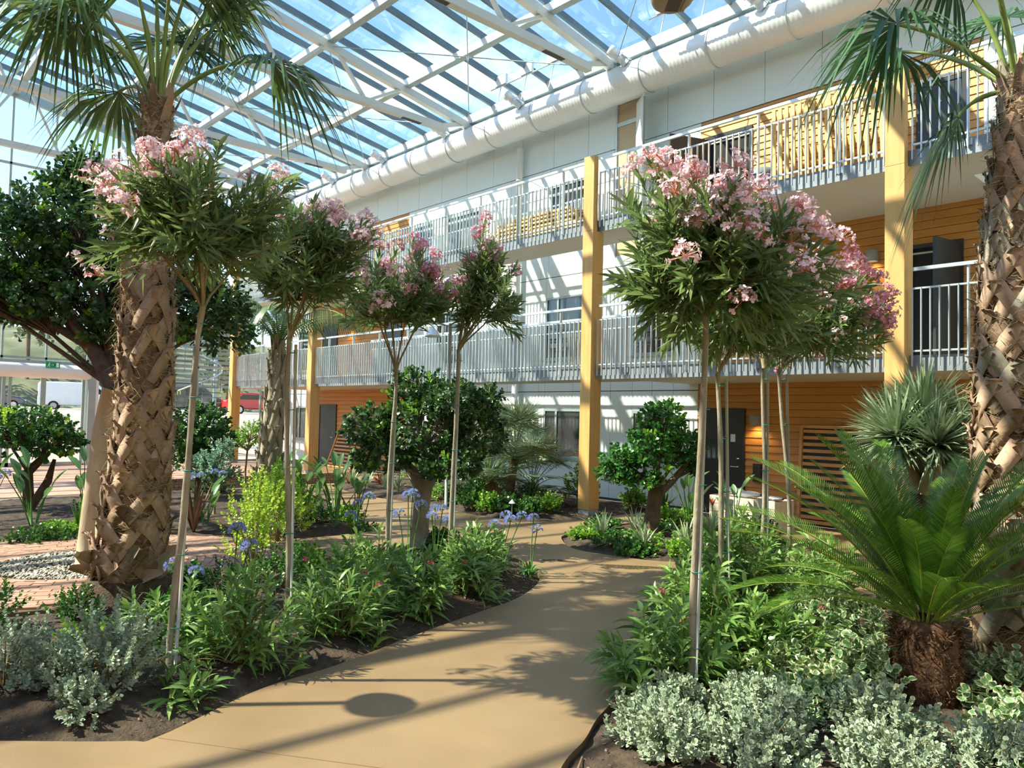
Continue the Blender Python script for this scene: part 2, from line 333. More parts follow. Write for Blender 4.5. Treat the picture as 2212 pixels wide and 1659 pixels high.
def inside(poly, X, Y):
    r = np.zeros(X.shape, bool); n = len(poly)
    for i in range(n):
        (x1, y1), (x2, y2) = poly[i], poly[(i+1) % n]
        c = ((y1 > Y) != (y2 > Y)) & (X < (x2-x1)*(Y-y1)/((y2-y1) if y2 != y1 else 1e-9)+x1); r ^= c
    return r
def edge_dist(poly, X, Y):
    d = np.full(X.shape, 1e9); n = len(poly)
    for i in range(n):
        (x1, y1), (x2, y2) = poly[i], poly[(i+1) % n]; l2 = (x2-x1)**2+(y2-y1)**2+1e-12
        t_ = np.clip(((X-x1)*(x2-x1)+(Y-y1)*(y2-y1))/l2, 0, 1); d = np.minimum(d, np.hypot(X-x1-t_*(x2-x1), Y-y1-t_*(y2-y1)))
    return d
cu_ = bpy.data.curves.new('path', 'CURVE'); cu_.dimensions = '2D'; cu_.fill_mode = 'BOTH'; cu_.extrude = .05
def spline(pts):
    sp = cu_.splines.new('POLY'); sp.points.add(len(pts)-1); sp.use_cyclic_u = True
    for q, p in zip(sp.points, pts): q.co = (p[0], p[1], 0, 1)
spline([(-28.4, -9.3), (9, -9.3), (9, 14.24), (-28.4, 14.24)])
for b_ in BEDS: spline(b_)
tmp = bpy.data.objects.new('tmp', cu_); C.objects.link(tmp); dg = bpy.context.evaluated_depsgraph_get()
pme = bpy.data.meshes.new_from_object(tmp.evaluated_get(dg)); bpy.data.objects.remove(tmp)
pme.materials.clear(); pme.materials.append(M['concrete'])
floor = bpy.data.objects.new('floor', pme); floor.location = (0, 0, -.05); link(floor); tag(floor, 'tan coloured concrete garden path winding between the planting beds', 'path', kind='structure')
for p0, p1 in (((-4.87, 1.66), (-2.6, 3.2)), ((-6.45, 6.35), (-4.6, 7.6)), ((-7.1, 8.6), (-6.6, 7.2)), ((-10.0, 10.6), (-8.95, 9.9)), ((-3.05, 3.45), (-1.8, 1.5))):
    a, b = Vector((*p0, .0005)), Vector((*p1, .0005)); MB().beam(a, b, .009, .003).build('path_joint', 'joint', floor)
# soil
gx = np.linspace(-19.2, 2.6, 330); gy = np.linspace(-1.2, 14.2, 240); GX, GY = np.meshgrid(gx, gy, indexing='ij'); Z = np.full(GX.shape, -.09); rng = np.random.default_rng(3)
lump = sum(rng.uniform(.4, 1)*np.sin(GX*f*math.cos(a)+GY*f*math.sin(a)+p) for f, a, p in zip(rng.uniform(2, 22, 24), rng.uniform(0, 6.28, 24), rng.uniform(0, 6.28, 24)))/10
for b_, h in zip(BEDS, (.10, .12, .10, .12, .16)):
    i_ = inside(b_, GX, GY); d_ = edge_dist(b_, GX, GY); Z[i_] = (-.045+np.minimum(h, d_*.22)+lump*.022*np.minimum(1, d_*5)+rng.normal(0, .006, GX.shape))[i_]
    near = (~i_) & (d_ < .14); Z[near] = np.maximum(Z[near], -.06)
idx = np.arange(GX.size).reshape(GX.shape); q = np.stack([idx[:-1, :-1], idx[1:, :-1], idx[1:, 1:], idx[:-1, 1:]], -1).reshape(-1, 4)
keep = (Z.ravel()[q] > -.08).any(1); q = q[keep]
nb = NB(); nb.V = [np.stack([GX, GY, Z], -1).reshape(-1, 3)]; nb.F = [q]; nb.U = [np.zeros((GX.size, 2))]; nb.m = [np.zeros(len(q), np.int32)]
soil = nb.build('soil', 'soil', kind='structure'); tag(soil, 'dark brown bare soil filling the planting beds', 'soil')
def soil_z(x, y):
    i = min(max(int(round((x-gx[0])/(gx[1]-gx[0]))), 0), len(gx)-1); j = min(max(int(round((y-gy[0])/(gy[1]-gy[0]))), 0), len(gy)-1)
    z = Z[i, j]; return float(z) if z > -.07 else 0.0
# crumbs of earth and bark chips
rng = np.random.default_rng(5); cx = rng.uniform(-9, 1, 9000); cy = rng.uniform(.2, 8.5, 9000)
ok = (inside(BED_A, cx, cy) & (edge_dist(BED_A, cx, cy) > .03)) | (inside(BED_E, cx, cy) & (edge_dist(BED_E, cx, cy) > .03)); cx, cy = cx[ok], cy[ok]
cz = np.array([soil_z(a, b) for a, b in zip(cx, cy)]); n = len(cx); D = rand_unit(rng, n); D[:, 2] *= .35; sz = rng.uniform(.008, .03, n)
nb = NB(); nb.leaves(np.stack([cx, cy, cz+.006], 1), D, rand_unit(rng, n), sz, sz*.6, ((0, .5), (.5, 1), (1, .4)), fold=.5, mid=True)
tag(nb.build('bark_chips', 'chips', kind='stuff'), 'small crumbs of earth and bark lying on the nearest beds', 'bark chips')

# brick ring paving round the gravel circle
GC = Vector((-10.75, 2.62, 0)); GRV = .95
paving = thing('brick_paving', 'reddish clay brick paving laid in rings round the gravel circle', 'paving', GC, kind='structure')
bm_ = MB().box(-.1, .1, -.046, .046, 0, .018); brick_me = bm_.mesh('brick', 'brick')
cand = []
for ring in range(19):
    r_ = GRV+.06+ring*.101; n = int(2*math.pi*r_/.209); off = random.Random(ring).random()
    for k in range(n):
        a = 2*math.pi*(k+off)/n; x, y = GC.x+r_*math.cos(a), GC.y+r_*math.sin(a)
        X_, Y_ = np.array([x]), np.array([y])
        if any(inside(b_, X_, Y_)[0] or edge_dist(b_, X_, Y_)[0] < .12 for b_ in (BED_A, BED_B)): continue
        dep = (Vector((x, y, 0))).dot(FW); px = (Vector((x, y, 0))).dot(RT)/max(dep, .1)
        cand.append((0 if -.7 < px < .1 else 1, dep, x, y, a, r_))
cand.sort()
rest = MB(); jr = random.Random(4)
for i, (_, dep, x, y, a, r_) in enumerate(cand):
    z = .001+jr.uniform(0, .005)
    if i < 290: inst('brick', brick_me, (x, y, z), paving, (0, 0, a+math.pi/2), local=False)
    else:
        c_, s_ = math.cos(a+math.pi/2), math.sin(a+math.pi/2)
        rest.add([(x+c_*u-s_*v, y+s_*u+c_*v, h) for h in (0, z+.018) for u, v in ((-.1, -.046), (.1, -.046), (.1, .046), (-.1, .046))], [(4, 5, 6, 7), (0, 1, 5, 4), (1, 2, 6, 5), (2, 3, 7, 6), (3, 0, 4, 7)])
rest.build('brick_field', 'brick', paving, kind='stuff')
mb = MB(); rg = random.Random(8)
for i in range(2600):
    r_ = GRV*math.sqrt(rg.random()); a = rg.uniform(0, 6.283); x, y = GC.x+r_*math.cos(a), GC.y+r_*math.sin(a); sx = rg.uniform(.014, .032); h = .012+.05*(1-r_/GRV)*.5+rg.uniform(0, .012); t0 = rg.uniform(0, 3)
    vs = [(x+sx*math.cos(t0+k*1.2566)*(1 if k % 2 else .8), y+sx*.75*math.sin(t0+k*1.2566), h) for k in range(5)]
    mb.add(vs+[(x, y, h+sx*.6), (x, y, h-sx*.6)], [(k, (k+1) % 5, 5) for k in range(5)]+[((k+1) % 5, k, 6) for k in range(5)], True)
MB().lathe([(.001, .028), (GRV*.6, .022), (GRV, .004), (GRV+.01, .0)], 32, GC).build('gravel_bed', 'soil', paving)
tag(mb.build('gravel', 'pebble', kind='stuff'), 'pale pebble gravel in a circle round the leaning trunk', 'gravel')
# far brick terrace and its low step
ter = thing('brick_terrace', 'reddish brick terrace with a low brick step in front of the glass end wall', 'terrace', (-23, 6, 0), kind='structure')
MB().box(-28.4, -19.15, -6, 11.2, 0, .012).build('terrace_floor', 'brick_floor', ter)
sb = MB().box(-.05, .05, -.1, .1, 0, .062).mesh('brick', 'brick')
for c_ in range(4):
    for k in range(24): inst('brick', sb, (-19.1-.002*(k % 3), 6.2+(k+.5*(c_ % 2))*.21, .005+c_*.07), ter, local=False)
MB().box(-19.19, -19.11, 6.1, 11.3, 0, .27).build('mortar', 'backing', ter)
# puddles
def puddle(label, c, rx, ry, rot, seed):
    rg = random.Random(seed); n = 26; vs = []
    for k in range(n):
        a = 2*math.pi*k/n; f = 1+.22*math.sin(3*a+seed)+.12*math.sin(5*a+2*seed); x, y = rx*f*math.cos(a), ry*f*math.sin(a); vs.append((c[0]+x*math.cos(rot)-y*math.sin(rot), c[1]+x*math.sin(rot)+y*math.cos(rot)))
    mb = MB(); mb.add([(x, y, .0012) for x, y in vs]+[(c[0]+(x-c[0])*.96, c[1]+(y-c[1])*.96, .0035) for x, y in vs], [tuple(range(n, 2*n))]+[(i, (i+1) % n, n+(i+1) % n, n+i) for i in range(n)])
    tag(mb.build('puddle', 'water'), label, 'puddle', 'puddles on the path')
puddle('larger shallow puddle on the path in front of the citrus island', (-6.45, 8.2), .5, .13, .75, 1); puddle('small puddle on the path near the blue flowers', (-7.35, 7.72), .28, .08, .6, 3)

# ------------------------------------------------------------------ facade on the right
YW, YP = 14.26, 11.81
wall = thing('wall_right', 'long apartment facade of white panels and orange timber cladding', 'wall', (0, YW, 0), kind='structure')
def minus(rects, hole):
    out = []
    for x0, x1, z0, z1 in rects:
        hx0, hx1, hz0, hz1 = hole
        if hx1 <= x0 or hx0 >= x1 or hz1 <= z0 or hz0 >= z1: out.append((x0, x1, z0, z1)); continue
        if hx0 > x0: out.append((x0, hx0, z0, z1))
        if hx1 < x1: out.append((hx1, x1, z0, z1))
        a, b = max(x0, hx0), min(x1, hx1)
        if hz0 > z0: out.append((a, b, z0, hz0))
        if hz1 < z1: out.append((a, b, hz1, z1))
    return [r for r in out if r[1]-r[0] > .02 and r[3]-r[2] > .02]
WINS = [(-14.16, -12.66, .92, 2.18), (-11.25, -10.1, .92, 2.16), (-18.9, -17.4, .92, 2.18), (-27.95, -26.9, .87, 2.15),
        (-14.16, -12.66, 3.45, 5.09), (-11.25, -10.1, 3.45, 5.09), (-18.9, -17.4, 3.45, 5.09), (-27.9, -26.9, 3.5, 5.1),
        (-14.1, -12.55, 6.55, 8.05), (-18.5, -16.9, 6.55, 8.0), (-20.2, -19.2, 6.55, 8.0), (-3.2, -1.6, 6.55, 8.05), (-3.2, -1.6, 3.45, 5.09)]
DOORS = [(-9.4, -8.3, .04, 2.24), (-26.05, -24.8, .04, 2.24), (-5.15, -4.25, 3.04, 5.15), (-26.0, -24.9, 3.04, 5.2), (-21.8, -20.8, 3.04, 5.1), (-9.3, -8.2, 6.06, 8.15), (-23.6, -22.6, 6.06, 8.15), (-5.0, -4.2, 6.06, 8.0)]
ORANGE = [(-26.2, -20.55), (-9.45, -3.95)]
NICHE = (-11.83, -11.15, 5.9, 9.6)
MB().box(-28.5, 9, YW+.03, YW+.28, 0, 2.7).box(-28.5, 9, YW+.03, YW+.28, 2.7, 10.45).build('wall_core', 'backing', wall)
zs = [(.06, 2.62), (2.63, 5.62), (5.63, 8.53), (8.54, 10.42)]
def white_zone(x0, x1, levels):
    n = max(1, round((x1-x0)/1.22)); st = (x1-x0)/n
    for z0, z1 in levels:
        for k in range(n):
            rs = [(x0+k*st, x0+(k+1)*st, z0, z1)]
            for h in WINS+DOORS+[NICHE]: rs = minus(rs, h)
            for a, b, c, d in rs:
                MB().box(a+.005, b-.005, YW, YW+.028, c+.005, d-.005).build('panel', 'panel', wall)
white_zone(-28.5, -26.2, zs[:3]); white_zone(-20.55, -9.45, zs[:3]); white_zone(-3.95, 9, zs[:3]); white_zone(-28.5, 9, zs[3:])
for x0, x1 in ORANGE:
    z = .05
    while z < 8.5:
        z1 = min(z+.142, 8.53); rs = [(x0, x1, z, z1)]
        for h in DOORS: rs = minus(rs, h)
        for a, b, c, d in rs:
            mb = MB(); mb.add([(a, YW-.004, c), (b, YW-.004, c), (b, YW+.012, d-.004), (a, YW+.012, d-.004), (a, YW+.03, c), (b, YW+.03, c), (b, YW+.03, d-.004), (a, YW+.03, d-.004)],
                              [(0, 1, 2, 3), (3, 2, 6, 7), (0, 4, 5, 1), (0, 3, 7, 4), (1, 5, 6, 2)]); mb.build('plank', 'cladding', wall)
        z += .145
# windows
WLAB = ['left of the tall post', 'behind the citrus tree', 'behind the round dark tree', 'at the far end beside the timber post', 'left of the tall post', 'right behind the tall post', 'behind the third pink oleander', 'at the far end by the glass wall', 'behind the batten pile', 'left of the white pipe', 'beside the far cladding', 'behind the right edge palm', 'behind the right edge palm trunk']
for i, (a, b, c, d) in enumerate(WINS):
    wdw = thing('window_%d' % (i+1), '%s floor grey framed window %s' % ('ground' if c < 2 else 'middle' if c < 5 else 'top', WLAB[i]), 'window', ((a+b)/2, YW, c), kind='structure')
    f = MB(); y0, y1 = YW-.02, YW+.03
    for r_ in ((a, b, d-.06, d), (a, b, c, c+.06), (a, a+.06, c+.06, d-.06), (b-.06, b, c+.06, d-.06), (a+(b-a)*.3-.035, a+(b-a)*.3+.035, c+.06, d-.06)): f.box(r_[0], r_[1], y0, y1, r_[2], r_[3])
    f.build('window_frame', 'alu_grey', wdw)
    for x0, x1 in ((a+.06, a+(b-a)*.3-.035), (a+(b-a)*.3+.035, b-.06)): MB().box(x0, x1, YW+.005, YW+.02, c+.06, d-.06).build('pane', 'window_glass', wdw)
    MB().box(a-.03, b+.03, YW-.06, YW+.01, c-.035, c).build('window_sill', 'alu_grey', wdw)
# doors
def door(i, label, rect, opened=0, leafmat_='door', hinge='L'):
    a, b, c, d = rect; t_ = thing('door_%d' % i, label, 'door', ((a+b)/2, YW, c), kind='structure'); f = MB()
    for r_ in ((a, b, d-.07, d), (a, a+.06, c, d-.07), (b-.06, b, c, d-.07)): f.box(r_[0], r_[1], YW-.035, YW+.03, r_[2], r_[3])
    f.box(a, b, YW-.03, YW+.03, c-.02, c+.02); f.build('door_frame', 'door', t_)
    if opened:
        MB().box(a+.06, b-.06, YW+.02, YW+.03, c, d-.07).build('hall_shade_sheet', 'dark', t_); MB().box(a+.06, b-.06, YW-.01, YW+.02, d-.17, d-.14).build('ceiling_edge', 'soffit', t_)  # flat near-black sheet paints the shade of the unlit hall in the doorway
        hx = a+.06 if hinge == 'L' else b-.06; sg = 1 if hinge == 'L' else -1; ln = b-a-.12; ang = R(opened)
        p0 = Vector((hx, YW-.03, (c+d-.07)/2)); p1 = p0+Vector((sg*ln*math.cos(ang), -ln*math.sin(ang), 0))
        lf = MB().beam(p0, p1, .05, d-.07-c).build('door_leaf', leafmat_, t_); q = p0.lerp(p1, .9); q.z = c+1.02
        MB().beam(q+Vector((0, -.06, 0)), q+Vector((0, -.06, 0))+(p0-p1).normalized()*.12, .02, .02).build('door_handle', 'galv', lf)
    else:
        lf = MB().box(a+.06, b-.06, YW-.02, YW+.02, c+.02, d-.07).build('door_leaf', leafmat_, t_)
        MB().box(b-.3, b-.15, YW-.075, YW-.055, c+.98, c+1.0).lathe([(.001, 0), (.028, 0), (.028, .02), (.001, .02)], 12, (b-.15, YW-.05, c+.98)).box(b-.16, b-.14, YW-.07, YW-.02, c+.98, c+1.0).build('door_handle', 'galv', lf)
        MB().lathe([(.001, .01), (.027, .01), (.03, -.01)], 14, (b-.15, YW-.03, c+1.16)).build('lock', 'galv', lf)
        MB().lathe([(.001, .012), (.012, .012), (.012, -.012), (.001, -.012)], 10, ((a+b)/2, YW-.026, c+1.55)).build('spyhole', 'galv', lf)
        if i == 1: MB().box(b-.33, b-.22, YW-.024, YW-.019, c+1.5, c+1.66).build('note', 'white', lf)
door(1, 'dark grey ground floor door with white note beside the lit wall lamp', DOORS[0])
door(2, 'dark grey ground floor door beside the leaning slatted panel at the far end', DOORS[1])
door(3, 'dark middle floor door standing open beside the near timber post', DOORS[2], 80, 'door', 'R')
door(4, 'dark middle floor door at the far end beyond the timber post', DOORS[3])
door(5, 'dark middle floor door behind the grey dome lamp', DOORS[4])
door(6, 'top floor doorway with a brown door leaf swung outwards', DOORS[5], 112, 'door_brown', 'L')
door(7, 'grey top floor door open at the far timber cladding', DOORS[6], 70, 'lamp_grey', 'L')
door(8, 'dark top floor door behind the near fan palm', DOORS[7])
# unfinished strip with beige board and a loose white panel
nb_ = thing('unfinished_strip', 'beige board strip in the white top floor facade where a panel is missing', 'board', (-11.5, YW, 6), kind='structure')
MB().box(-11.82, -11.16, YW+.005, YW+.03, 5.9, 9.59).build('beige_board', 'beige_board', nb_); MB().box(-11.86, -11.82, YW-.03, YW+.02, 5.9, 9.6).box(-11.82, -11.12, YW-.02, YW+.03, 9.05, 9.15).build('batten', 'galv', nb_)
lp = thing('loose_panel', 'white facade panel standing ajar beside the beige board strip', 'panel', (-11.1, 13.9, 6.04))
MB().beam((-11.12, 14.1, 7.75), (-10.62, 13.72, 7.75), .03, 3.3).build('sheet', 'panel', lp); MB().beam((-10.6, 13.7, 7.7), (-10.585, 13.69, 7.7), .05, 3.2).build('edge_strip', 'lamp_grey', lp)

# ------------------------------------------------------------------ balconies
for nm, z0, lv in (('middle', 2.76, 'lower'), ('top', 5.79, 'upper')):
    sl_ = thing('balcony_slab', 'long %s access balcony deck with pale underside' % lv, 'balcony', (-12, 12.3, z0), kind='structure')
    mb = MB().box(-28.4, 8.9, YP, 12.85, z0, z0+.22)
    for x0, x1 in ((-26.6, -20.4), (-9.7, -3.7)): mb.box(x0, x1, 12.85, YW-.005, z0, z0+.22)
    mb.build('deck', 'soffit', sl_); MB().box(-28.4, 8.9, YP-.012, YP, z0, z0+.235).build('fascia', 'fascia', sl_)
    bal = MB().box(-.006, .006, -.02, .02, 0, 1.14).mesh('baluster', 'galv'); post = MB().box(-.012, .012, -.03, .03, 0, 1.36).box(-.05, .05, .0, .03, .02, .12).mesh('railing_post', 'galv')
    bal_in = MB().box(-.006, .006, -.02, .02, 0, .97).mesh('baluster', 'galv')
    segs = [(-27.75, -22.2, 'far end'), (-21.75, -16.15, 'between the far timber post and the dome lamp' if lv == 'lower' else 'over the far timber cladding'), (-16.05, -10.56, 'up to the tall middle timber post'), (-10.16, -4.57, 'between the two tall near timber posts'), (-4.17, 3.0, 'beyond the nearest timber post')]
    for x0, x1, ds in segs:
        g = thing('balcony_railing', 'galvanised %s balcony railing, %s' % (lv, ds), 'railing', ((x0+x1)/2, YP-.05, z0), group='galvanised balcony railings')
        MB().box(x0, x1, YP-.085, YP-.035, z0+1.46, z0+1.51).build('handrail', 'galv', g); MB().box(x0, x1, YP-.075, YP-.04, z0+1.19, z0+1.215).build('top_bar', 'galv', g); MB().box(x0, x1, YP-.075, YP-.04, z0+.28, z0+.305).build('bottom_bar', 'galv', g)
        n = int((x1-x0)/.12); st = (x1-x0)/n
        for k in range(n+1): inst('baluster', bal, (x0+k*st, YP-.08, z0+.07), g, local=False)
        n = max(2, round((x1-x0)/1.4))
        for k in range(n): inst('railing_post', post, (x0+(k+.5)*(x1-x0)/n, YP-.03, z0+.1), g, local=False)
    g = thing('balcony_railing', 'inner %s balcony railing along the gap before the white wall' % lv, 'railing', (-15, 12.85, z0), group='inner balcony railings'); x0, x1 = -20.3, -9.8
    MB().box(x0, x1, 12.78, 12.83, z0+1.4, z0+1.45).build('handrail', 'galv', g); MB().box(x0, x1, 12.79, 12.82, z0+1.15, z0+1.175).build('top_bar', 'galv', g); MB().box(x0, x1, 12.79, 12.82, z0+.3, z0+.325).build('bottom_bar', 'galv', g)
    n = int((x1-x0)/.12)
    for k in range(n+1): inst('baluster', bal_in, (x0+k*(x1-x0)/n, 12.805, z0+.22), g, local=False)
for x0, lb in ((-10.5, 'tall glulam timber post carrying the balconies, middle one with grey stone foot'), (-4.51, 'tall glulam timber post nearest to the right-hand fan palm'), (-22.1, 'glulam timber post beside the far ground floor door'), (-28.1, 'glulam timber post at the far end by the glass wall')):
    p = thing('timber_post', lb, 'post', (x0+.14, 11.8, 0), group='glulam balcony posts')
    MB().box(x0, x0+.28, 11.6, 11.93, .12, 5.79).build('lower_shaft', 'glulam', p, bevel=.008); MB().box(x0, x0+.28, 11.6, 11.735, 5.79, 7.34).build('upper_shaft', 'glulam', p, bevel=.008)
    MB().box(x0+.005, x0+.275, 11.61, 11.92, -.06, .12).build('stone_foot', 'stone', p)
# ------------------------------------------------------------------ wall fittings
def wall_lamp(x, z, lb, y=YW, e=6):
    t_ = thing('wall_lamp', lb, 'lamp', (x, y-.1, z), group='grey wall lamps'); c = (x, y-.13, z)
    MB().lathe([(.001, .11), (.10, .11), (.105, .1), (.105, -.1), (.09, -.1), (.09, .06), (.001, .06)], 20, c).build('shade', 'lamp_grey', t_); MB().box(x-.04, x+.04, y-.06, y-.004, z-.04, z+.04).build('bracket', 'lamp_grey', t_)
    MB().lathe([(.001, .03), (.05, .03), (.05, -.06), (.001, -.06)], 12, c).build('bulb', 'warm_bulb', t_)
    l = bpy.data.lights.new('lamp_light', 'SPOT'); l.energy = e; l.color = (1, .6, .25); l.spot_size = R(130); l.spot_blend = .6; l.shadow_soft_size = .04; o = bpy.data.objects.new('lamp_light', l); o.location = (x, y-.13, z-.11); link(o, t_)
wall_lamp(-8.01, 2.0, 'grey cylinder wall lamp, lit, beside the ground floor door'); wall_lamp(-5.71, 5.03, 'grey cylinder wall lamp, lit, on the middle floor beside the near post'); wall_lamp(-23.9, 5.0, 'grey cylinder wall lamp on the far middle floor cladding')
for nm, lb, mt, r_ in (('meter_box', 'dark blue grey box on the middle floor cladding near the post', 'lamp_grey', (-5.77, -5.64, 3.62, 3.99)), ('light_switch', 'small white switch plate on the middle floor cladding', 'white', (-5.94, -5.86, 3.64, 3.76)), ('junction_box', 'tiny white sensor box above the meter box', 'white', (-5.6, -5.55, 3.93, 4.0)), ('letter_box', 'dark letter box on the ground floor cladding by the door', 'door', (-8.08, -7.9, .75, 1.12)), ('far_letter_box', 'dark letter box beside the far ground floor door', 'door', (-24.5, -24.35, .95, 1.3))):
    t_ = thing(nm, lb, 'box', ((r_[0]+r_[1])/2, YW-.05, r_[2])); MB().box(r_[0], r_[1], YW-.09, YW-.006, r_[2], r_[3]).build('case', mt, t_, bevel=.008); MB().box(r_[0]+.02, r_[1]-.02, YW-.097, YW-.088, r_[3]-.05, r_[3]-.03).build('cover_slot', 'backing', t_)
# leaning slatted panels
def slat_panel(lb, x0, x1, z0, z1, lean, n, top_shift=0, mat='slat_orange'):
    t_ = thing('slatted_panel', lb, 'panel', ((x0+x1)/2, YW-.2, z0), group='slatted timber panels'); yb, yt = YW-.05-lean, YW-.05
    f = lambda u, v: Vector((x0+(x1-x0)*u+top_shift*v, yb+(yt-yb)*v, z0+(z1-z0)*v))
    for u in (0, 1): MB().beam(f(u, 0), f(u, 1), .06, .06, (0, 1, 0)).build('stile', mat, t_)
    for v in (0, 1): MB().beam(f(0, v), f(1, v), .05, .06).build('rail', mat, t_)
    q_ = MB(); q_.add([f(.02, .02)+Vector((0, .045, 0)), f(.98, .02)+Vector((0, .045, 0)), f(.98, .98)+Vector((0, .045, 0)), f(.02, .98)+Vector((0, .045, 0))], [(0, 1, 2, 3)]); q_.build('gap_shade_sheet', 'backing', t_)  # dark sheet added behind the slats to paint shade into the gaps
    for k in range(n): v = (k+.7)/(n+.4); MB().beam(f(.03, v), f(.97, v), .03, .062 if n > 8 else .07).build('slat', mat, t_)
slat_panel('orange slatted timber panel leaning on the ground floor cladding behind the cycad', -7.06, -5.7, .1, 1.9, .12, 14)
slat_panel('orange slatted timber panel leaning beside the far ground floor door', -24.6, -22.3, .05, 1.6, .4, 12, .3)

# invented unseen walls behind and left of the camera, added to cut ambient skylight
wl_ = thing('unseen_wall_left', 'plain timber clad facade across the garden behind the camera', 'wall', (-10, -9.2, 0), kind='structure')
MB().box(-28.5, 9, -9.4, -9.1, 0, 10.45).build('facade', 'cladding', wl_)
for k in range(9):
    for z in (.9, 3.9, 6.9): MB().box(-26+k*3.6, -24.4+k*3.6, -9.1, -9.06, z, z+1.3).build('window', 'window_glass', wl_)
wf_ = thing('unseen_wall_front', 'plain pale end wall of the garden behind the camera', 'wall', (9, 2.5, 0), kind='structure')
MB().add([(9, -9.2, 0), (9, 14.3, 0), (9, 14.3, 10.4), (9, 2.6, 12.4), (9, -9.2, 10.4), (9.2, -9.2, 0), (9.2, 14.3, 0), (9.2, 14.3, 10.4), (9.2, 2.6, 12.4), (9.2, -9.2, 10.4)], [(0, 1, 2, 3, 4), (9, 8, 7, 6, 5), (0, 5, 6, 1), (1, 6, 7, 2), (2, 7, 8, 3), (3, 8, 9, 4), (4, 9, 5, 0)]).build('facade', 'soffit', wf_)
# top floor: leaning timber screens, bags, pile of battens
for k, (x0, x1, lb) in enumerate(((-7.35, -6.3, 'tall timber batten screen leaning on top floor wall, farther one'), (-6.25, -5.2, 'tall timber batten screen leaning on top floor wall, nearer one beside the post'))):
    t_ = thing('batten_screen', lb, 'screen', ((x0+x1)/2, 13.6, 6.01), group='leaning timber screens')
    n = 9; zt = 8.1
    for j in range(n): u = x0+(x1-x0)*j/(n-1); MB().beam((u+.14, 13.35, 6.02), (u-.1, 13.75, zt), .075, .03, (0, 1, 0)).build('batten', 'screen_timber', t_)
    for v in (.12, .5, .9): z = 6.02+(zt-6.02)*v; y = 13.35+.4*v+.035; MB().beam((x0+.14-.24*v, y, z), (x1+.14-.24*v, y, z), .03, .14).build('cross_board', 'screen_timber', t_)
def blob(lb, nm, c, r, mat, seed, cat='bag'):
    rg = np.random.default_rng(seed); mb = MB(); n, mlat = 14, 8; prof = []
    vs = []
    for i in range(mlat+1):
        ph = math.pi*i/mlat
        for j in range(n):
            th = 2*math.pi*j/n; f = 1+.16*math.sin(3*th+2*ph+seed)+.1*rg.normal(); vs.append((c[0]+r[0]*f*math.sin(ph)*math.cos(th), c[1]+r[1]*f*math.sin(ph)*math.sin(th), max(c[2], c[2]+r[2]*(1-math.cos(ph)*f))))
    mb.add(vs, [(i*n+j, i*n+(j+1) % n, (i+1)*n+(j+1) % n, (i+1)*n+j) for i in range(mlat) for j in range(n)], True)
    t_ = thing(nm, lb, cat, c); mb.build('body', mat, t_); MB().tube([(c[0], c[1], c[2]+r[2]*1.9), (c[0]+.03, c[1], c[2]+r[2]*2.15), (c[0]+.1, c[1]+.02, c[2]+r[2]*2.3)], [.03, .015, .05], 7).build('knot', mat, t_)
blob('black plastic bag, larger one heaped on the top floor balcony', 'plastic_bag', (-8.0, 13.2, 6.01), (.36, .3, .3), 'bag_dark', 2); blob('black plastic bag leaning against the timber screen on top floor', 'plastic_bag', (-7.55, 13.1, 6.01), (.24, .22, .22), 'bag_dark', 5)
blob('crumpled white sack on the top floor balcony beside the black bags', 'white_sack', (-7.2, 12.95, 6.01), (.26, .22, .13), 'bag_clear', 7)
t_ = thing('grey_bin', 'grey bin with lid standing by the top floor cladding', 'bin', (-7.75, 13.85, 6.01)); MB().lathe([(.001, 0), (.2, 0), (.25, .85), (.26, .86), (.001, .86)], 18, (-7.75, 13.85, 6.01)).build('body', 'bin_grey', t_); MB().lathe([(.27, .86), (.27, .92), (.2, 1.0), (.001, 1.02)], 18, (-7.75, 13.85, 6.01)).build('lid', 'bin_grey', t_)
rg = random.Random(6)
for lay in range(7):
    for k in range(5):
        x0 = -14.2+rg.uniform(-.15, .15)+lay*.12+(.3 if lay > 4 else 0); x1 = -11.0+rg.uniform(-.1, .1)-lay*.05; y = 12.05+k*.13+rg.uniform(-.02, .02); z = 6.035+lay*.085
        tag(MB().beam((x0, y, z), (x1, y, z+rg.uniform(-.01, .01)), .095, .045).build('timber_batten', 'timber'), 'pale batten in %s layer of balcony pile, %s' % (('the bottom', 'the second lowest', 'the third lowest', 'the middle', 'the third highest', 'the second highest', 'the top')[lay], ('outermost by the railing', 'second from the railing', 'central', 'second from the wall side', 'innermost')[k]), 'batten', 'pile of timber battens')
    if lay < 6:
        for un, u in (('far', -13.6), ('centre', -12.5), ('near', -11.6)): tag(MB().box(u-.03, u+.03, 12.0, 12.62, 6.058+lay*.085, 6.096+lay*.085).build('spacer_batten', 'timber'), 'short cross batten at the %s end of the pile above %s layer' % (un, ('the bottom', 'the second lowest', 'the third lowest', 'the middle', 'the third highest', 'the second highest')[lay]), 'batten', 'spacers in the batten pile')
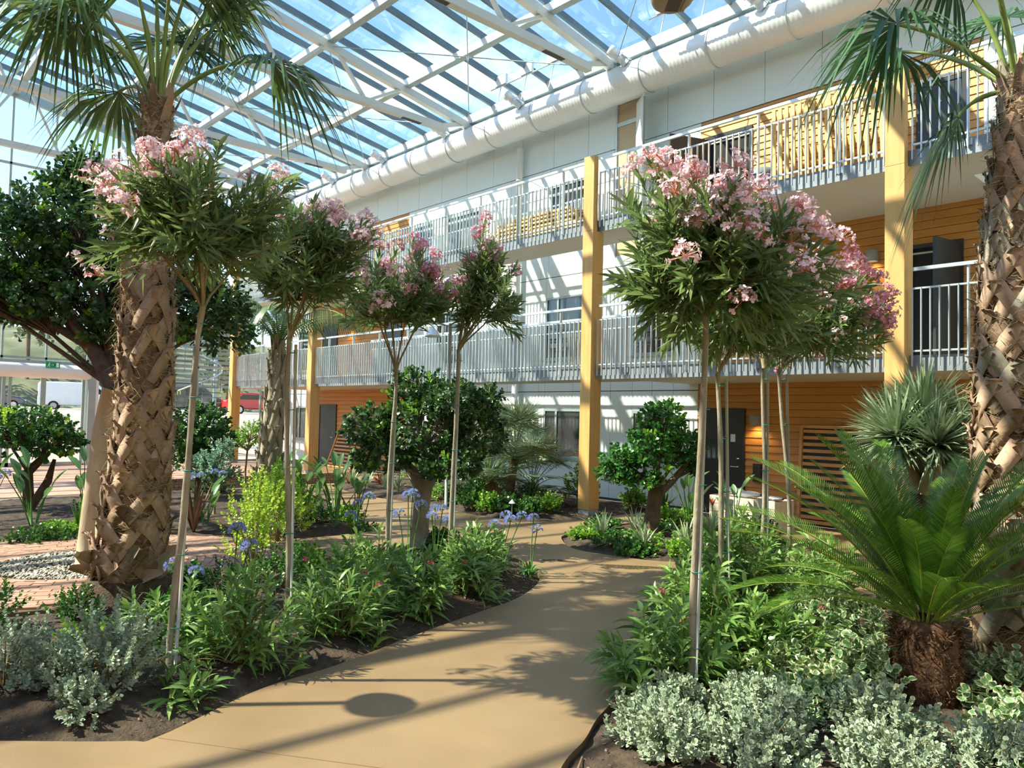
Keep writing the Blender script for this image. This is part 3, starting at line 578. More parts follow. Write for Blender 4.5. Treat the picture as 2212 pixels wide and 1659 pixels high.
# crate by the ground floor door
t_ = thing('crate', 'pale wooden crate beside the ground floor door', 'crate', (-7.5, 13.0, 0))
for k in range(3): MB().box(-8.05, -6.75, 12.6, 12.62, .14+k*.15, .28+k*.15).build('board', 'carton', t_)
for k in range(3): MB().box(-8.07, -8.05, 12.6, 13.4, .14+k*.15, .28+k*.15).build('board', 'carton', t_)
MB().box(-8.0, -6.8, 12.62, 13.4, .14, .55).build('box', 'carton', t_)
for x in (-8.0, -7.45, -6.9): MB().box(x, x+.12, 12.6, 13.4, 0, .14).build('foot_block', 'carton', t_)
for lb, c, r, ro in (('crumpled silver plastic film roll lying on the crate', (-7.55, 12.95, .56), (.3, .12, .06), .4), ('clear plastic film at the near end of the crate', (-6.95, 12.9, .56), (.2, .12, .04), 0)):
    vs = []; n = 12
    for i in range(9):
        for j in range(n): th = 2*math.pi*j/n; f = 1+.2*math.sin(3*th+i*1.7); u = -1+2*i/8; rr = math.sqrt(max(.02, 1-u*u*.8)); vs.append((c[0]+r[0]*u, c[1]+r[1]*rr*f*math.cos(th)+u*ro*.2, c[2]+r[2]*(1+rr*f*math.sin(th))+.08*max(0, -u)*ro*3))
    tag(MB().add(vs, [(i*n+j, i*n+(j+1) % n, (i+1)*n+(j+1) % n, (i+1)*n+j) for i in range(8) for j in range(n)], True).build('plastic_film', 'bag_clear'), lb, 'plastic film')
# duct with jet nozzles
DY, DZ, DR = 13.72, 9.79, .40
t_ = thing('air_duct', 'fat white corrugated air duct running under the roof edge', 'duct', (-12, DY, DZ-.4)); prof = []; xs = np.arange(-28.3, 5.0, .032); n = 22; vs = []
for i, x in enumerate(xs):
    r_ = DR+(.007 if i % 3 == 0 else 0)
    vs += [(x, DY+r_*math.cos(2*math.pi*j/n), DZ+r_*math.sin(2*math.pi*j/n)) for j in range(n)]
mb = MB(); mb.add(vs, [(i*n+j, i*n+(j+1) % n, (i+1)*n+(j+1) % n, (i+1)*n+j) for i in range(len(xs)-1) for j in range(n)], True); mb.build('duct_tube', 'duct', t_)
for k in range(18):
    x = -28.0+k*1.75; MB().tube([(x, DY+(DR+.012)*math.cos(a), DZ+(DR+.012)*math.sin(a)) for a in np.linspace(0, 2*math.pi, 25)], .012, 6, False).tube([(x, DY, DZ+DR), (x, DY, 10.62)], .01, 6).build('hanger_strap', 'galv', t_)
names = ['seventh', 'sixth', 'fifth', 'fourth', 'third', 'second', 'first', 'nearest']
for k, x in enumerate((-27.4, -24.1, -20.9, -17.65, -14.5, -11.0, -7.6, -4.3)):
    t_ = thing('jet_nozzle', 'white ribbed air jet nozzle on the duct, %s from the near end' % names[k], 'nozzle', (x, DY-.25, DZ+.3), group='jet nozzles on the duct')
    a = Vector((x+.1, DY-.3, DZ+.28)); d_ = Vector((-.30, -.42, .36)).normalized()
    pr = [(0, .12), (.1, .12), (.1, .1), (.2, .1), (.2, .135), (.24, .135), (.24, .1), (.36, .1), (.38, .13), (.5, .125), (.52, .09)]
    MB().tube([a+d_*u for u, _ in pr], [r_ for _, r_ in pr], 16).build('barrel', 'duct', t_); MB().beam(a+d_*.25+Vector((.13, 0, 0)), a+d_*.1+Vector((.22, 0, -.05)), .03, .02).build('tilt_arm', 'galv', t_)
t_ = thing('down_pipe', 'white vertical pipe running down the white facade', 'pipe', (-15.15, 14.1, 0)); MB().tube([(-15.15, 14.12, .0), (-15.15, 14.12, 9.3)], .085, 14).build('pipe', 'white', t_)
for z in (1.3, 3.9, 6.9, 8.4): MB().tube([(-15.15, 14.12, z), (-15.15, 14.12, z+.05)], .1, 14).build('clamp', 'galv', t_)

# ------------------------------------------------------------------ glass roof
RS, RY = .175, 2.6
def rz_(y): return 10.5+RS*(14.2-y) if y > RY else 10.5+RS*(14.2-RY)-RS*(RY-y)
roof = thing('ceiling', 'sloping glass roof over the garden', 'roof', (0, 14.2, 10.5), kind='structure')
rows = [14.2, 11.4, 9.1, 6.8, 4.5, RY]; rows2 = [RY, -3.3, -9.1]
bays = [-28.5]+[-27.4+1.06*k for k in range(35)]
pane_cache = {}
def pane(a, b, y1, y0):
    key = (round(b-a, 2), y1)
    if key not in pane_cache:
        w_ = b-a; zz = lambda y: rz_(y)-rz_(y1)+.03
        pane_cache[key] = MB().add([(.03, -.03, zz(y1-.03)), (w_-.03, -.03, zz(y1-.03)), (w_-.03, y0-y1+.03, zz(y0+.03)), (.03, y0-y1+.03, zz(y0+.03))], [(0, 1, 2, 3)]).mesh('pane', 'roof_glass')
    inst('pane', pane_cache[key], (a, y1, rz_(y1)), roof, local=False)
for y1, y0 in zip(rows[:-1], rows[1:]):
    for a, b in zip(bays[:-1], bays[1:]): pane(a, b, y1, y0)
bl = [bays[0]]+bays[1::5]+[bays[-1]]
for y1, y0 in zip(rows2[:-1], rows2[1:]):
    for a, b in zip(bl[:-1], bl[1:]):
        if b > a: pane(a, b, y1, y0)
for x in bays:
    MB().beam((x, 14.3, rz_(14.3)-.05), (x, RY, rz_(RY)-.05), .065, .15).build('glazing_bar', 'alu_dark', roof); MB().beam((x, -9.1, rz_(-9.1)-.05), (x, RY, rz_(RY)-.05), .065, .15).build('glazing_bar', 'alu_dark', roof)
for y in rows[1:]+rows2[1:]:
    z = rz_(y)-.14; MB().box(-28.5, 8.9, y-.06, y+.06, z-.2, z+.0).build('purlin', 'white', roof)
    if y > 2: MB().box(-28.5, 8.9, y-.09, y+.09, z-.215, z-.2).build('purlin_flange', 'alu_grey', roof)
MB().box(-28.5, 8.9, 14.16, 14.3, 10.18, 10.4).build('eave_beam', 'white', roof); MB().box(-28.5, 8.9, 13.55, 13.68, 10.27, 10.52).build('eave_gutter', 'steel_white', roof); MB().box(-28.5, 8.9, 13.52, 13.7, 10.24, 10.27).build('eave_flange', 'alu_grey', roof)
TR = [(-27.4, 'white steel roof truss nearest the glass end wall'), (-22.1, 'white steel roof truss, second from the glass end wall'), (-16.75, 'white steel roof truss, third from the glass end wall'), (-11.45, 'white steel roof truss, fourth from the glass end wall'), (-6.15, 'white steel roof truss overhead to the right, fifth from the end wall'), (-.85, 'white steel roof truss above the camera')]
for x, lb in TR:
    t_ = thing('roof_truss', lb, 'truss', (x, 12.75, 9.8), group='white steel roof trusses'); tz = lambda y: rz_(y)-.42
    MB().beam((x, 14.15, tz(14.15)), (x, RY, tz(RY)), .16, .2).build('top_chord', 'steel_white', t_); MB().beam((x, -8.9, tz(-8.9)), (x, RY, tz(RY)), .16, .2).build('top_chord', 'steel_white', t_)
    MB().box(x-.09, x+.09, -7.5, 12.75, 9.82, 10.0).build('bottom_chord', 'steel_white', t_)
    MB().beam((x, 12.6, 9.95), (x, 14.0, 10.42), .1, .12).build('end_strut', 'steel_white', t_); MB().beam((x, -7.4, 9.95), (x, -8.9, 10.2), .1, .12).build('end_strut', 'steel_white', t_)
    for y in (10.25, 7.95, 5.65, 3.35, 1.05, -1.25, -3.55):
        MB().beam((x, y, 9.97), (x, y+1.05, tz(y+1.05)), .07, .09, (1, 0, 0)).build('web_member', 'steel_white', t_); MB().beam((x, y-.1, 9.97), (x, y-.95, tz(y-.95)), .07, .09, (1, 0, 0)).build('web_member', 'steel_white', t_)
    if x < -8:
        MB().box(x-.06, x+.06, 11.3, 11.9, 9.808, 9.822).box(x-.06, x+.06, 8.2, 8.7, 9.808, 9.822).build('splice_plate', 'backing', t_)
    MB().box(x-.22, x+.22, 13.98, 14.2, 10.05, 10.3).build('bearing_plate', 'steel_white', t_)
def rod(lb, p0, p1, grp='thin roof tie rods', r_=.012):
    m_ = Vector(p0).lerp(Vector(p1), .5); t_ = thing('tie_rod', lb, 'rod', m_, group=grp); MB().tube([p0, p1], r_, 6).build('cable', 'alu_grey', t_); MB().tube([m_, m_+(Vector(p1)-Vector(p0)).normalized()*.14], r_*2.2, 8).build('turnbuckle', 'galv', t_)
for xa, xb, lb in ((-27.4, -22.1, 'by the glass end wall'), (-22.1, -16.75, 'in the bay over the far cladding'), (-16.75, -11.45, 'in the middle bay'), (-11.45, -6.15, 'in the near bay')):
    rod('thin roof tie rod %s, higher at its near end' % lb, (xa, 13.6, rz_(13.6)-.5), (xb, 9.1, rz_(9.1)-.5)); rod('thin roof tie rod %s, lower at its near end' % lb, (xa, 9.1, rz_(9.1)-.42), (xb, 13.6, rz_(13.6)-.42))
# roof vent opener rods
for x0, x1, lb in ((-14.9, -12.2, 'roof vent opener bar with brackets in the middle bay'), (-9.8, -7.0, 'roof vent opener bar with brackets in the near bay')):
    t_ = thing('vent_opener', lb, 'opener', ((x0+x1)/2, 13.0, rz_(13)-.3), group='roof vent openers'); z = rz_(12.8)-.3
    MB().tube([(x0, 12.8, z), (x1, 12.8, z)], .018, 8).build('drive_bar', 'galv', t_)
    for x in (x0+.4, (x0+x1)/2, x1-.4): MB().box(x-.2, x+.2, 12.76, 12.84, z+.015, z+.27).build('bracket', 'white', t_); MB().tube([(x, 12.8, z), (x-.1, 12.72, z-.62)], .012, 6).build('push_rod', 'white', t_)
# floodlights on the second truss, and the tan fixture hanging at the top
t_ = thing('flood_light', 'lit twin flood lamps under the far roof truss', 'lamp', (-22.1, 7.3, 9.75))
for dy in (-.22, .2): MB().lathe([(.001, .06), (.14, .05), (.17, 0), (.17, -.03)], 16, (-22.0, 7.6+dy, 9.74)).build('housing', 'steel_white', t_); MB().lathe([(.001, -.02), (.15, -.02)], 16, (-22.0, 7.6+dy, 9.74)).build('lens', 'flood', t_)
MB().box(-22.14, -22.06, 7.3, 7.95, 9.76, 9.82).build('bracket', 'steel_white', t_)
fx = Vector((-5.3, 7.36, 6.93)); t_ = thing('ceiling_speaker', 'tan box fixture hanging at the very top of the picture', 'fixture', fx)
mb = MB(); n = 20; prof = [(.0, 0), (.2, 0), (.24, .03), (.265, .1), (.265, .24), (.2, .32), (.001, .33)]
mb.lathe(prof, n, (0, 0, 0)); mb.v = [(fx.x+RT.x*x*1.0+FW.x*y*1.25, fx.y+RT.y*x*1.0+FW.y*y*1.25, fx.z+z) for x, y, z in mb.v]; mb.build('housing', 'fixture_tan', t_)
mb = MB().box(-.06, .1, -.15, .18, -.006, .004); mb.v = [(fx.x+RT.x*x+FW.x*y, fx.y+RT.y*x+FW.y*y, fx.z+z) for x, y, z in mb.v]; mb.build('grille', 'door_brown', t_)
mb = MB().box(.13, .17, -.1, .16, -.02, .004); mb.v = [(fx.x+RT.x*x+FW.x*y, fx.y+RT.y*x+FW.y*y, fx.z+z) for x, y, z in mb.v]; mb.build('side_clip', 'fixture_tan', t_)
MB().tube([fx+Vector((0, 0, .33)), (fx.x, fx.y, 11.4)], .02, 8).build('hanging_rod', 'galv', t_)

# ------------------------------------------------------------------ glass end wall
XG = -28.5; gw = thing('wall_back', 'tall glass end wall with slim grey mullions', 'wall', (XG, 4, 0), kind='structure')
ys = [14.24-1.22*k for k in range(20)]; tr_z = [0, 3.45, 6.6, 9.6]
for y in ys: MB().box(XG-.04, XG+.04, y-.03, y+.03, .0, rz_(y)-.12).build('mullion', 'alu_grey', gw)
for z in tr_z: MB().box(XG-.04, XG+.04, ys[-1], 14.24, z, z+.07).build('transom', 'alu_grey', gw)
MB().beam((XG, 14.24, rz_(14.24)-.25), (XG, RY, rz_(RY)-.25), .14, .34, (0, 0, 1)).build('top_rail', 'alu_grey', gw); MB().beam((XG, -9, rz_(-9)-.25), (XG, RY, rz_(RY)-.25), .14, .34, (0, 0, 1)).build('top_rail', 'alu_grey', gw)
for a, b in zip(ys[1:], ys[:-1]):
    for z0, z1 in zip(tr_z, tr_z[1:]+[None]):
        za, zb = (z1, z1) if z1 else (rz_(a)-.4, rz_(b)-.4)
        MB().add([(XG, a+.03, z0+.07), (XG, b-.03, z0+.07), (XG, b-.03, zb), (XG, a+.03, za)], [(0, 1, 2, 3)]).build('pane', 'wall_glass', gw)
t_ = thing('door_canopy', 'rounded white header above the glass entrance doors', 'canopy', (XG+.3, 4.5, 2.8)); MB().tube([(XG+.25, y, 3.08) for y in (0, 2, 4, 6, 6.95)], .24, 18).build('header_tube', 'white', t_); MB().box(XG+.02, XG+.3, 0, 6.95, 3.3, 3.4).build('header_cap', 'alu_grey', t_)
t_ = thing('entrance_column', 'grey green square column at the end of the entrance header', 'column', (XG+.25, 7.05, 0)); MB().box(XG+.1, XG+.36, 6.9, 7.12, 0, 3.2).build('shaft', 'alu_grey', t_); MB().box(XG+.3, XG+.37, 7.12, 7.2, 0, 3.2).build('light_edge', 'white', t_)
dr = thing('door_9', 'glazed entrance doors under the white header', 'door', (XG+.15, 4.5, 0), kind='structure')
for y in (3.3, 4.55, 4.72, 5.6, 6.8): MB().box(XG+.1, XG+.17, y-.045, y+.045, .02, 2.86).build('door_stile', 'alu_grey', dr)
MB().box(XG+.1, XG+.17, 3.3, 6.8, .02, .14).build('bottom_rail', 'alu_grey', dr)
sg = thing('exit_sign', 'green emergency exit sign on the white header', 'sign', (XG+.52, 5.8, 3.2)); ex = XG+.505; y0, y1, z0, z1 = 5.6, 6.0, 3.17, 3.37
MB().box(ex-.02, ex, y0, y1, z0, z1).build('sign_plate', 'sign_green', sg)
fg = MB(); X1 = ex+.002; dep = .004; Yf = lambda y: 5.6+(y-5.62)*.667; Zf = lambda z: 3.17+(z-3.12)*.667
def bar(a, b, w): fg.beam((X1, Yf(a[0]), Zf(a[1])), (X1, Yf(b[0]), Zf(b[1])), w, .012, (1, 0, 0))
fg.box(ex, ex+dep, Yf(6.06), Yf(6.17), Zf(3.16), Zf(3.38))
bar((5.88, 3.27), (5.98, 3.27), .014); fg.add([(X1+.004, Yf(5.97), Zf(3.33)), (X1+.004, Yf(5.97), Zf(3.21)), (X1+.004, Yf(6.03), Zf(3.27))], [(0, 1, 2), (2, 1, 0)])
for p, q, w_ in (((5.74, 3.25), (5.76, 3.33), .026), ((5.74, 3.25), (5.68, 3.17), .014), ((5.74, 3.25), (5.8, 3.16), .014), ((5.76, 3.32), (5.82, 3.27), .012)): bar(p, q, w_)
fg.box(ex, ex+dep, Yf(5.75), Yf(5.79), Zf(3.345), Zf(3.385))
fg.build('pictogram', 'sign_white', sg)
# ------------------------------------------------------------------ outside the end wall
ox = np.array([-28.6, -30.5, -33, -36, -39, -42, -55, -68, -72, -78, -90, -105]); oz = np.array([-.06, -.05, .25, .9, 1.45, 1.65, 1.65, 1.7, 2.4, 4.5, 8.5, 11.0]); hy = np.linspace(-60, 70, 90); rg = np.random.default_rng(2)
def strip(x_lo, x_hi, n, amp):
    xs_ = np.linspace(x_lo, x_hi, n); HX, HY = np.meshgrid(xs_, hy, indexing='ij'); HZ = np.interp(-HX, -ox, oz)+rg.normal(0, amp, HX.shape); idx = np.arange(HX.size).reshape(HX.shape)
    nb = NB(); nb.V = [np.stack([HX, HY, HZ], -1).reshape(-1, 3)]; nb.F = [np.stack([idx[:-1, :-1], idx[1:, :-1], idx[1:, 1:], idx[:-1, 1:]], -1).reshape(-1, 4)]; nb.U = [np.zeros((HX.size, 2))]; nb.m = [np.zeros(len(nb.F[0]), np.int32)]; return nb
tag(strip(-28.6, -68, 60, .02).build('ground_outside', 'gravel_out', kind='structure'), 'gravel bank and parking yard outside the glass end wall', 'ground')
tag(strip(-68, -105, 40, .2).build('hillside', 'hill', kind='structure'), 'grassy hillside rising behind the parked cars', 'hill')
def car(name, lb, loc, rz, L, Wd, H, mat, van=False):
    t_ = thing(name, lb, 'car', loc, rz); h = H
    if van: pr = [(-L/2, .35), (-L/2, h*.93), (-L/2+.15, h), (L*.2, h), (L*.36, h*.62), (L*.48, h*.48), (L/2, h*.36), (L/2, .3)]
    else: pr = [(-L/2, .4), (-L/2+.02, h*.6), (-L*.4, h*.7), (-L*.3, h*.97), (-L*.12, h), (L*.06, h*.97), (L*.2, h*.68), (L*.42, h*.58), (L/2, h*.42), (L/2, .3)]
    n = len(pr); mb = MB(); rowsy = [(-Wd/2+.06, .93), (-Wd/2, .55), (-Wd/2, .5), (Wd/2, .5), (Wd/2, .55), (Wd/2-.06, .93)]
    vs = [(x, y, z) for y in (-Wd/2, Wd/2) for x, z in pr]
    mb.add(vs, [tuple(reversed(range(n))), tuple(range(n, 2*n))]+[(i, (i+1) % n, n+(i+1) % n, n+i) for i in range(n)]); mb.build('body', mat, t_, local=True, bevel=.09)
    gl = MB()
    for y in (-Wd/2-.004, Wd/2-.004):
        if van: gl.add([(L*.02, y+.004, h*.58), (L*.02, y+.004, h*.86), (L*.2, y+.004, h*.86), (L*.33, y+.004, h*.6)], [(0, 1, 2, 3), (3, 2, 1, 0)]); gl.v = gl.v
        else: gl.add([(-L*.34, y+.004, h*.68), (-L*.26, y+.004, h*.9), (L*.04, y+.004, h*.9), (L*.16, y+.004, h*.68)], [(0, 1, 2, 3), (3, 2, 1, 0)])
    for sgn in (-1, 1):
        pass
    gl.v = [(x, (y-.006 if y < 0 else y+.006), z) for x, y, z in gl.v]; gl.build('side_windows', 'window_glass', t_, local=True)
    a, b = (pr[3], pr[4]) if van else (pr[5], pr[6]); MB().beam((a[0]*.8+b[0]*.2+.02, 0, a[1]*.8+b[1]*.2+.02), (a[0]*.15+b[0]*.85+.02, 0, a[1]*.15+b[1]*.85+.02), Wd*.84, .02, (0, 0, 1)).build('windscreen', 'window_glass', t_, local=True)
    for x in (-L*.31, L*.31):
        for y in (-Wd/2+.09, Wd/2-.09):
            wh = MB().tube([(x, y-.11, .32), (x, y+.11, .32)], .32, 18).build('wheel', 'tyre', t_, local=True); MB().tube([(x, y-.115, .32), (x, y+.115, .32)], .2, 14).build('hubcap', 'rim', wh, local=True)
    MB().box(-L/2-.02, -L/2+.06, -Wd/2+.05, -Wd/2+.22, h*.5, h*.66).box(-L/2-.02, -L/2+.06, Wd/2-.22, Wd/2-.05, h*.5, h*.66).build('tail_lights', 'tail_light', t_, local=True)
    MB().box(L/2-.05, L/2+.02, -Wd/2+.1, -Wd/2+.4, h*.4, h*.47).box(L/2-.05, L/2+.02, Wd/2-.4, Wd/2-.1, h*.4, h*.47).build('head_lights', 'white', t_, local=True)
    return t_
car('van', 'white van parked outside behind the entrance column', (-60, 14.2, 1.62), R(75), 5.0, 1.95, 1.95, 'car_white', True)
car('car', 'dark blue car parked outside the entrance doors', (-63.5, 9.2, 1.62), R(100), 4.4, 1.8, 1.45, 'car_blue'); car('car', 'grey car with red tail light parked outside the entrance doors', (-60, 7.6, 1.62), R(30), 4.3, 1.8, 1.5, 'car_grey')
vt = car('van', 'black van with yellow lettering parked outside between palm and thin stem', (-54.6, 19.2, 1.62), R(80), 5.2, 2.0, 2.1, 'car_black', True)
fc = bpy.data.curves.new('lettering', 'FONT'); fc.body = '...team'; fc.size = .62; fc.extrude = .004; fc.align_x = 'CENTER'
o_ = bpy.data.objects.new('lettering', fc); C.objects.link(o_); dg = bpy.context.evaluated_depsgraph_get(); lm = bpy.data.meshes.new_from_object(o_.evaluated_get(dg)); bpy.data.objects.remove(o_); lm.materials.clear(); lm.materials.append(M['yellow_text'])
o_ = inst('lettering', lm, (-1.0, -1.008, 1.25), vt, (R(90), 0, 0)); inst('lettering', lm, (-1.0, 1.008, 1.25), vt, (R(90), 0, R(180)))
car('car', 'red car parked outside behind the far timber post', (-51.5, 23.2, 1.62), R(80), 4.2, 1.8, 1.5, 'car_red')
# spiral stair and mesh tower outside by the facade corner
st = thing('spiral_stair', 'grey steel spiral stair just outside the glass wall', 'stair', (-30.6, 11.2, 0)); sc_ = Vector((-30.6, 11.2, 0))
MB().tube([sc_, sc_+Vector((0, 0, 6.2))], .07, 12).build('centre_pole', 'alu_dark', st); hp = []
for k in range(28):
    a = .45*k+2.2; z = .2+.2*k; d0 = Vector((math.cos(a), math.sin(a), 0)); d1 = Vector((math.cos(a+.42), math.sin(a+.42), 0)); p = sc_+Vector((0, 0, z))
    mb = MB(); mb.add([p+d0*.08, p+d0*1.1, p+d1*1.1, p+d1*.08]+[q+Vector((0, 0, .03)) for q in (p+d0*.08, p+d0*1.1, p+d1*1.1, p+d1*.08)], [(0, 3, 2, 1), (4, 5, 6, 7), (0, 1, 5, 4), (1, 2, 6, 5), (2, 3, 7, 6), (3, 0, 4, 7)]); mb.build('tread', 'alu_dark', st)
    MB().tube([p+d0*1.08, p+d0*1.08+Vector((0, 0, 1.0))], .012, 6).build('baluster', 'alu_dark', st); hp.append(p+d0*1.08+Vector((0, 0, 1.0)))
MB().tube(hp, .025, 8).build('handrail', 'galv', st)
tw = thing('louvre_tower', 'grey louvred stair tower outside beyond the glass wall', 'tower', (-33, 12.5, 0))
for x, y in ((-34, 10.2), (-34, 13.4), (-32, 10.2), (-32, 13.4)): MB().box(x-.06, x+.06, y-.06, y+.06, -.06, 7.5).build('corner_post', 'alu_grey', tw)
lou = MB().beam((0, -1.6, 0), (0, 1.6, 0), .02, .12, (.5, 0, 1)).mesh('louvre', 'alu_grey')
for k in range(22): inst('louvre', lou, (-32, 11.8, 2.9+k*.2), tw, local=False)
# ------------------------------------------------------------------ plants: builders
V3 = lambda *a: np.array(a, float)
def fan_blade(rng, c, f, up, Rb, nseg, arc=2.0, droop=.5, join=.45, w=1.0, jit=.06, nb=None):
    """fan leaf blade at point c, mid direction f, upper side up"""
    f = f/np.linalg.norm(f); s_ = np.cross(f, up); s_ /= np.linalg.norm(s_); un = np.cross(s_, f)
    ph = np.linspace(-arc, arc, nseg)+rng.normal(0, .02, nseg); L = Rb*(.78+.22*np.cos(ph*.6))*rng.uniform(.92, 1.06, nseg)
    D = f*np.cos(ph)[:, None]+s_*np.sin(ph)[:, None]+un*(.18+rng.normal(0, jit, nseg))[:, None]
    wd = 2*arc/nseg*Rb*join*1.25*w; nb = nb or NB()
    nb.leaves(np.tile(c, (nseg, 1)), D, np.tile(un, (nseg, 1)), L, wd, ((.02, .1), (join, 1.0), (.72, .5), (1, .04)), droop*rng.uniform(.7, 1.3, nseg), .22, True)
    return nb
def frond_meshes(seed, plen, a0, a1, Rb, nseg, droop, mat, pmat='petiole', w=1.0, pr=.022, arc=2.0):
    rng = np.random.default_rng(seed); pts = [np.zeros(3)]; n = 9
    for i in range(n):
        a = R(a0+(a1-a0)*(i/(n-1))**1.2); pts.append(pts[-1]+V3(math.cos(a), 0, math.sin(a))*plen/n)
    tn = pts[-1]-pts[-2]; tn /= np.linalg.norm(tn); up = V3(-tn[2], 0, tn[0])
    nb = fan_blade(rng, pts[-1], tn, up, Rb, nseg, arc, droop, w=w)
    pet = MB().tube(pts, [pr*1.7]+[pr]*5+[pr*.7]*(len(pts)-6), 7)
    return nb.mesh('frond', mat), pet.mesh('petiole', pmat)
def add_frond(parent, ms, loc, az, tilt=0, sc=1):
    o = inst('frond', ms[0], loc, parent, (0, -tilt, az), (sc,)*3); inst('petiole', ms[1], (0, 0, 0), o); return o
def boot_mesh(seed, r, H=.3, sp=.72, w=.1, stub=.07, mat='boot'):
    rg = random.Random(seed); mb = MB()
    def P(th, z, rr): return (rr*math.cos(th), rr*math.sin(th), z)
    for sd in (-1, 1):
        k = 6; vs = []
        for i in range(k+1):
            s = i/k; th = sd*sp*s; z = H*(1-s**1.1); rr = r+.032*(1-s)**1.3+.012+rg.uniform(-.006, .006); ww = w*(1-.25*s)*(1+rg.uniform(-.1, .1)); tx, tz = sd*sp*r, -H; l = math.hypot(tx, tz); nx, nz = -tz/l*sd, tx/l*sd
            for e, q in ((-1, .016), (1, .016), (1, 0), (-1, 0)): vs.append(P(th+e*nx*ww/2/r, z+e*nz*ww/2, rr+q-.004*e))
        mb.add(vs, [(i*4+j, i*4+(j+1) % 4, (i+1)*4+(j+1) % 4, (i+1)*4+j) for i in range(k) for j in range(4)]+[(0, 1, 2, 3)], True)
    a = .2; vs = []
    for zz, rr, aa in ((H*.7, r+.03, a*1.25), (H, r+.052, a*1.1), (H+stub*.6, r+.06+stub*.4, a*.85), (H+stub, r+.065+stub*.9, a*.62)):
        for e in (-1, 0, 1): vs.append(P(aa*e, zz+(rg.uniform(-.015, .015) if zz > H else 0), rr+(.02 if e == 0 else 0)))
    vs += [(x*.95, y*.95, z-.01) for x, y, z in vs]
    fs = []
    for i in range(3):
        for j in range(2): q = i*3+j; fs += [(q, q+1, q+4, q+3), (q+12, q+15, q+16, q+13)]
    fs += [(9, 10, 22, 21), (10, 11, 23, 22)]+[(i*3, i*3+3, i*3+15, i*3+12) for i in range(3)]+[(i*3+2, i*3+14, i*3+17, i*3+5) for i in range(3)]
    mb.add(vs, fs, True); return mb.mesh('leaf_base', mat)
def palm_trunk(parent, path, rad, seed, zstep=.155, per=5, r0=.27, mats=('boot', 'boot', 'boot_dark'), zmin=.25, core='palm_core', fib=4200, stub=.035, h=.34):
    pts = [np.array(p) for p in path]; zs = np.array([p[2] for p in pts]); rg = random.Random(seed); rng = np.random.default_rng(seed)
    cen = lambda z: np.array([np.interp(z, zs, [p[i] for p in pts]) for i in range(2)]); rr = lambda z: float(np.interp(z, zs, rad))
    base = pts[0]
    zz = np.linspace(zs[0]-.1, zs[-1], 26); MB().tube([(*(cen(z)-base[:2]), z-base[2]) for z in zz], [rr(z)*1.0 for z in zz], 18).build('trunk', core, parent, local=True)
    ms = [boot_mesh(seed*10+i, r0, h, .78, .125, stub*f, m_) for i, (m_, f) in enumerate([(mats[0], 1), (mats[1], .6), (mats[2], 1.4), (mats[0], .3)])]
    z = zmin; k = 0
    while z < zs[-1]-.12:
        r_ = rr(z+.1); c = cen(z)-base[:2]; nn = per if r_ > .17 else 4
        for j in range(nn):
            a = 2*math.pi*(j+.5*(k % 2))/nn+rg.uniform(-.09, .09); f = r_/r0*rg.uniform(.97, 1.05)
            inst('leaf_base', ms[rg.randrange(4)], (c[0], c[1], z-base[2]+rg.uniform(-.03, .03)), parent, (rg.uniform(-.05, .05), rg.uniform(-.05, .05), a), (f, f, rg.uniform(.9, 1.15)))
        z += zstep; k += 1
    n = fib; fz = rng.uniform(zmin, zs[-1], n); fa = rng.uniform(0, 6.283, n); fr = np.array([rr(z) for z in fz])+.012; fc = np.array([cen(z)-base[:2] for z in fz])
    P = np.stack([fc[:, 0]+fr*np.cos(fa), fc[:, 1]+fr*np.sin(fa), fz-base[2]], 1); T = np.stack([-np.sin(fa), np.cos(fa), rng.normal(0, .5, n)], 1)*rng.choice([-1, 1], (n, 1)); O = np.stack([np.cos(fa), np.sin(fa), 0*fa], 1)
    nb = NB(); nb.leaves(P, T+O*rng.uniform(.05, .7, (n, 1)), O, rng.uniform(.06, .2, n), .005, ((0, 1), (.5, .8), (1, .2)), rng.uniform(-.2, .8, n)); nb.build('fibre', 'fibre', parent, kind='stuff')
def flower_cluster(seed, nfl, rad, size, mats):
    rng = np.random.default_rng(seed); d = rand_unit(rng, nfl*2); d[:, 2] += .25; d = nrm(d); d = d[d[:, 2] > -.45][:nfl]; nfl = len(d); c = d*rad*rng.uniform(.65, 1.05, (nfl, 1)); nb = NB()
    A, B = basis(d); tw = rng.uniform(0, 6.28, nfl)
    for k in range(5):
        a = tw+k*1.2566; o_ = A*np.cos(a)[:, None]+B*np.sin(a)[:, None]; nb.leaves(c, o_+d*rng.uniform(.25, .7, (nfl, 1)), d, size*rng.uniform(.8, 1.1, nfl), size*.66, ((0, .25), (.5, .8), (.85, 1), (1, .55)), .1, .06, False, 0)
    nb.leaves(np.zeros((nfl, 3)), c, np.cross(c, [.3, .5, .8]), np.linalg.norm(c, axis=1), .004, ((0, 1), (1, 1)), 0, 0, False, 1)
    nbud = nfl//2; db = rand_unit(rng, nbud); db[:, 2] = np.abs(db[:, 2]); nb.leaves(db*rad*.7, db, rand_unit(rng, nbud), size*.9, size*.25, OVAL, 0, .3, True, 1)
    return nb.mesh('flower_cluster', mats)
CL_P = [flower_cluster(60+i, 20, .10, .027, ('pink', 'bud')) for i in range(3)]
CL_D = [flower_cluster(70+i, 22, .10, .027, ('pink_deep', 'bud')) for i in range(3)]
CL_S = [flower_cluster(80+i, 6, .07, .03, ('pink', 'bud')) for i in range(2)]
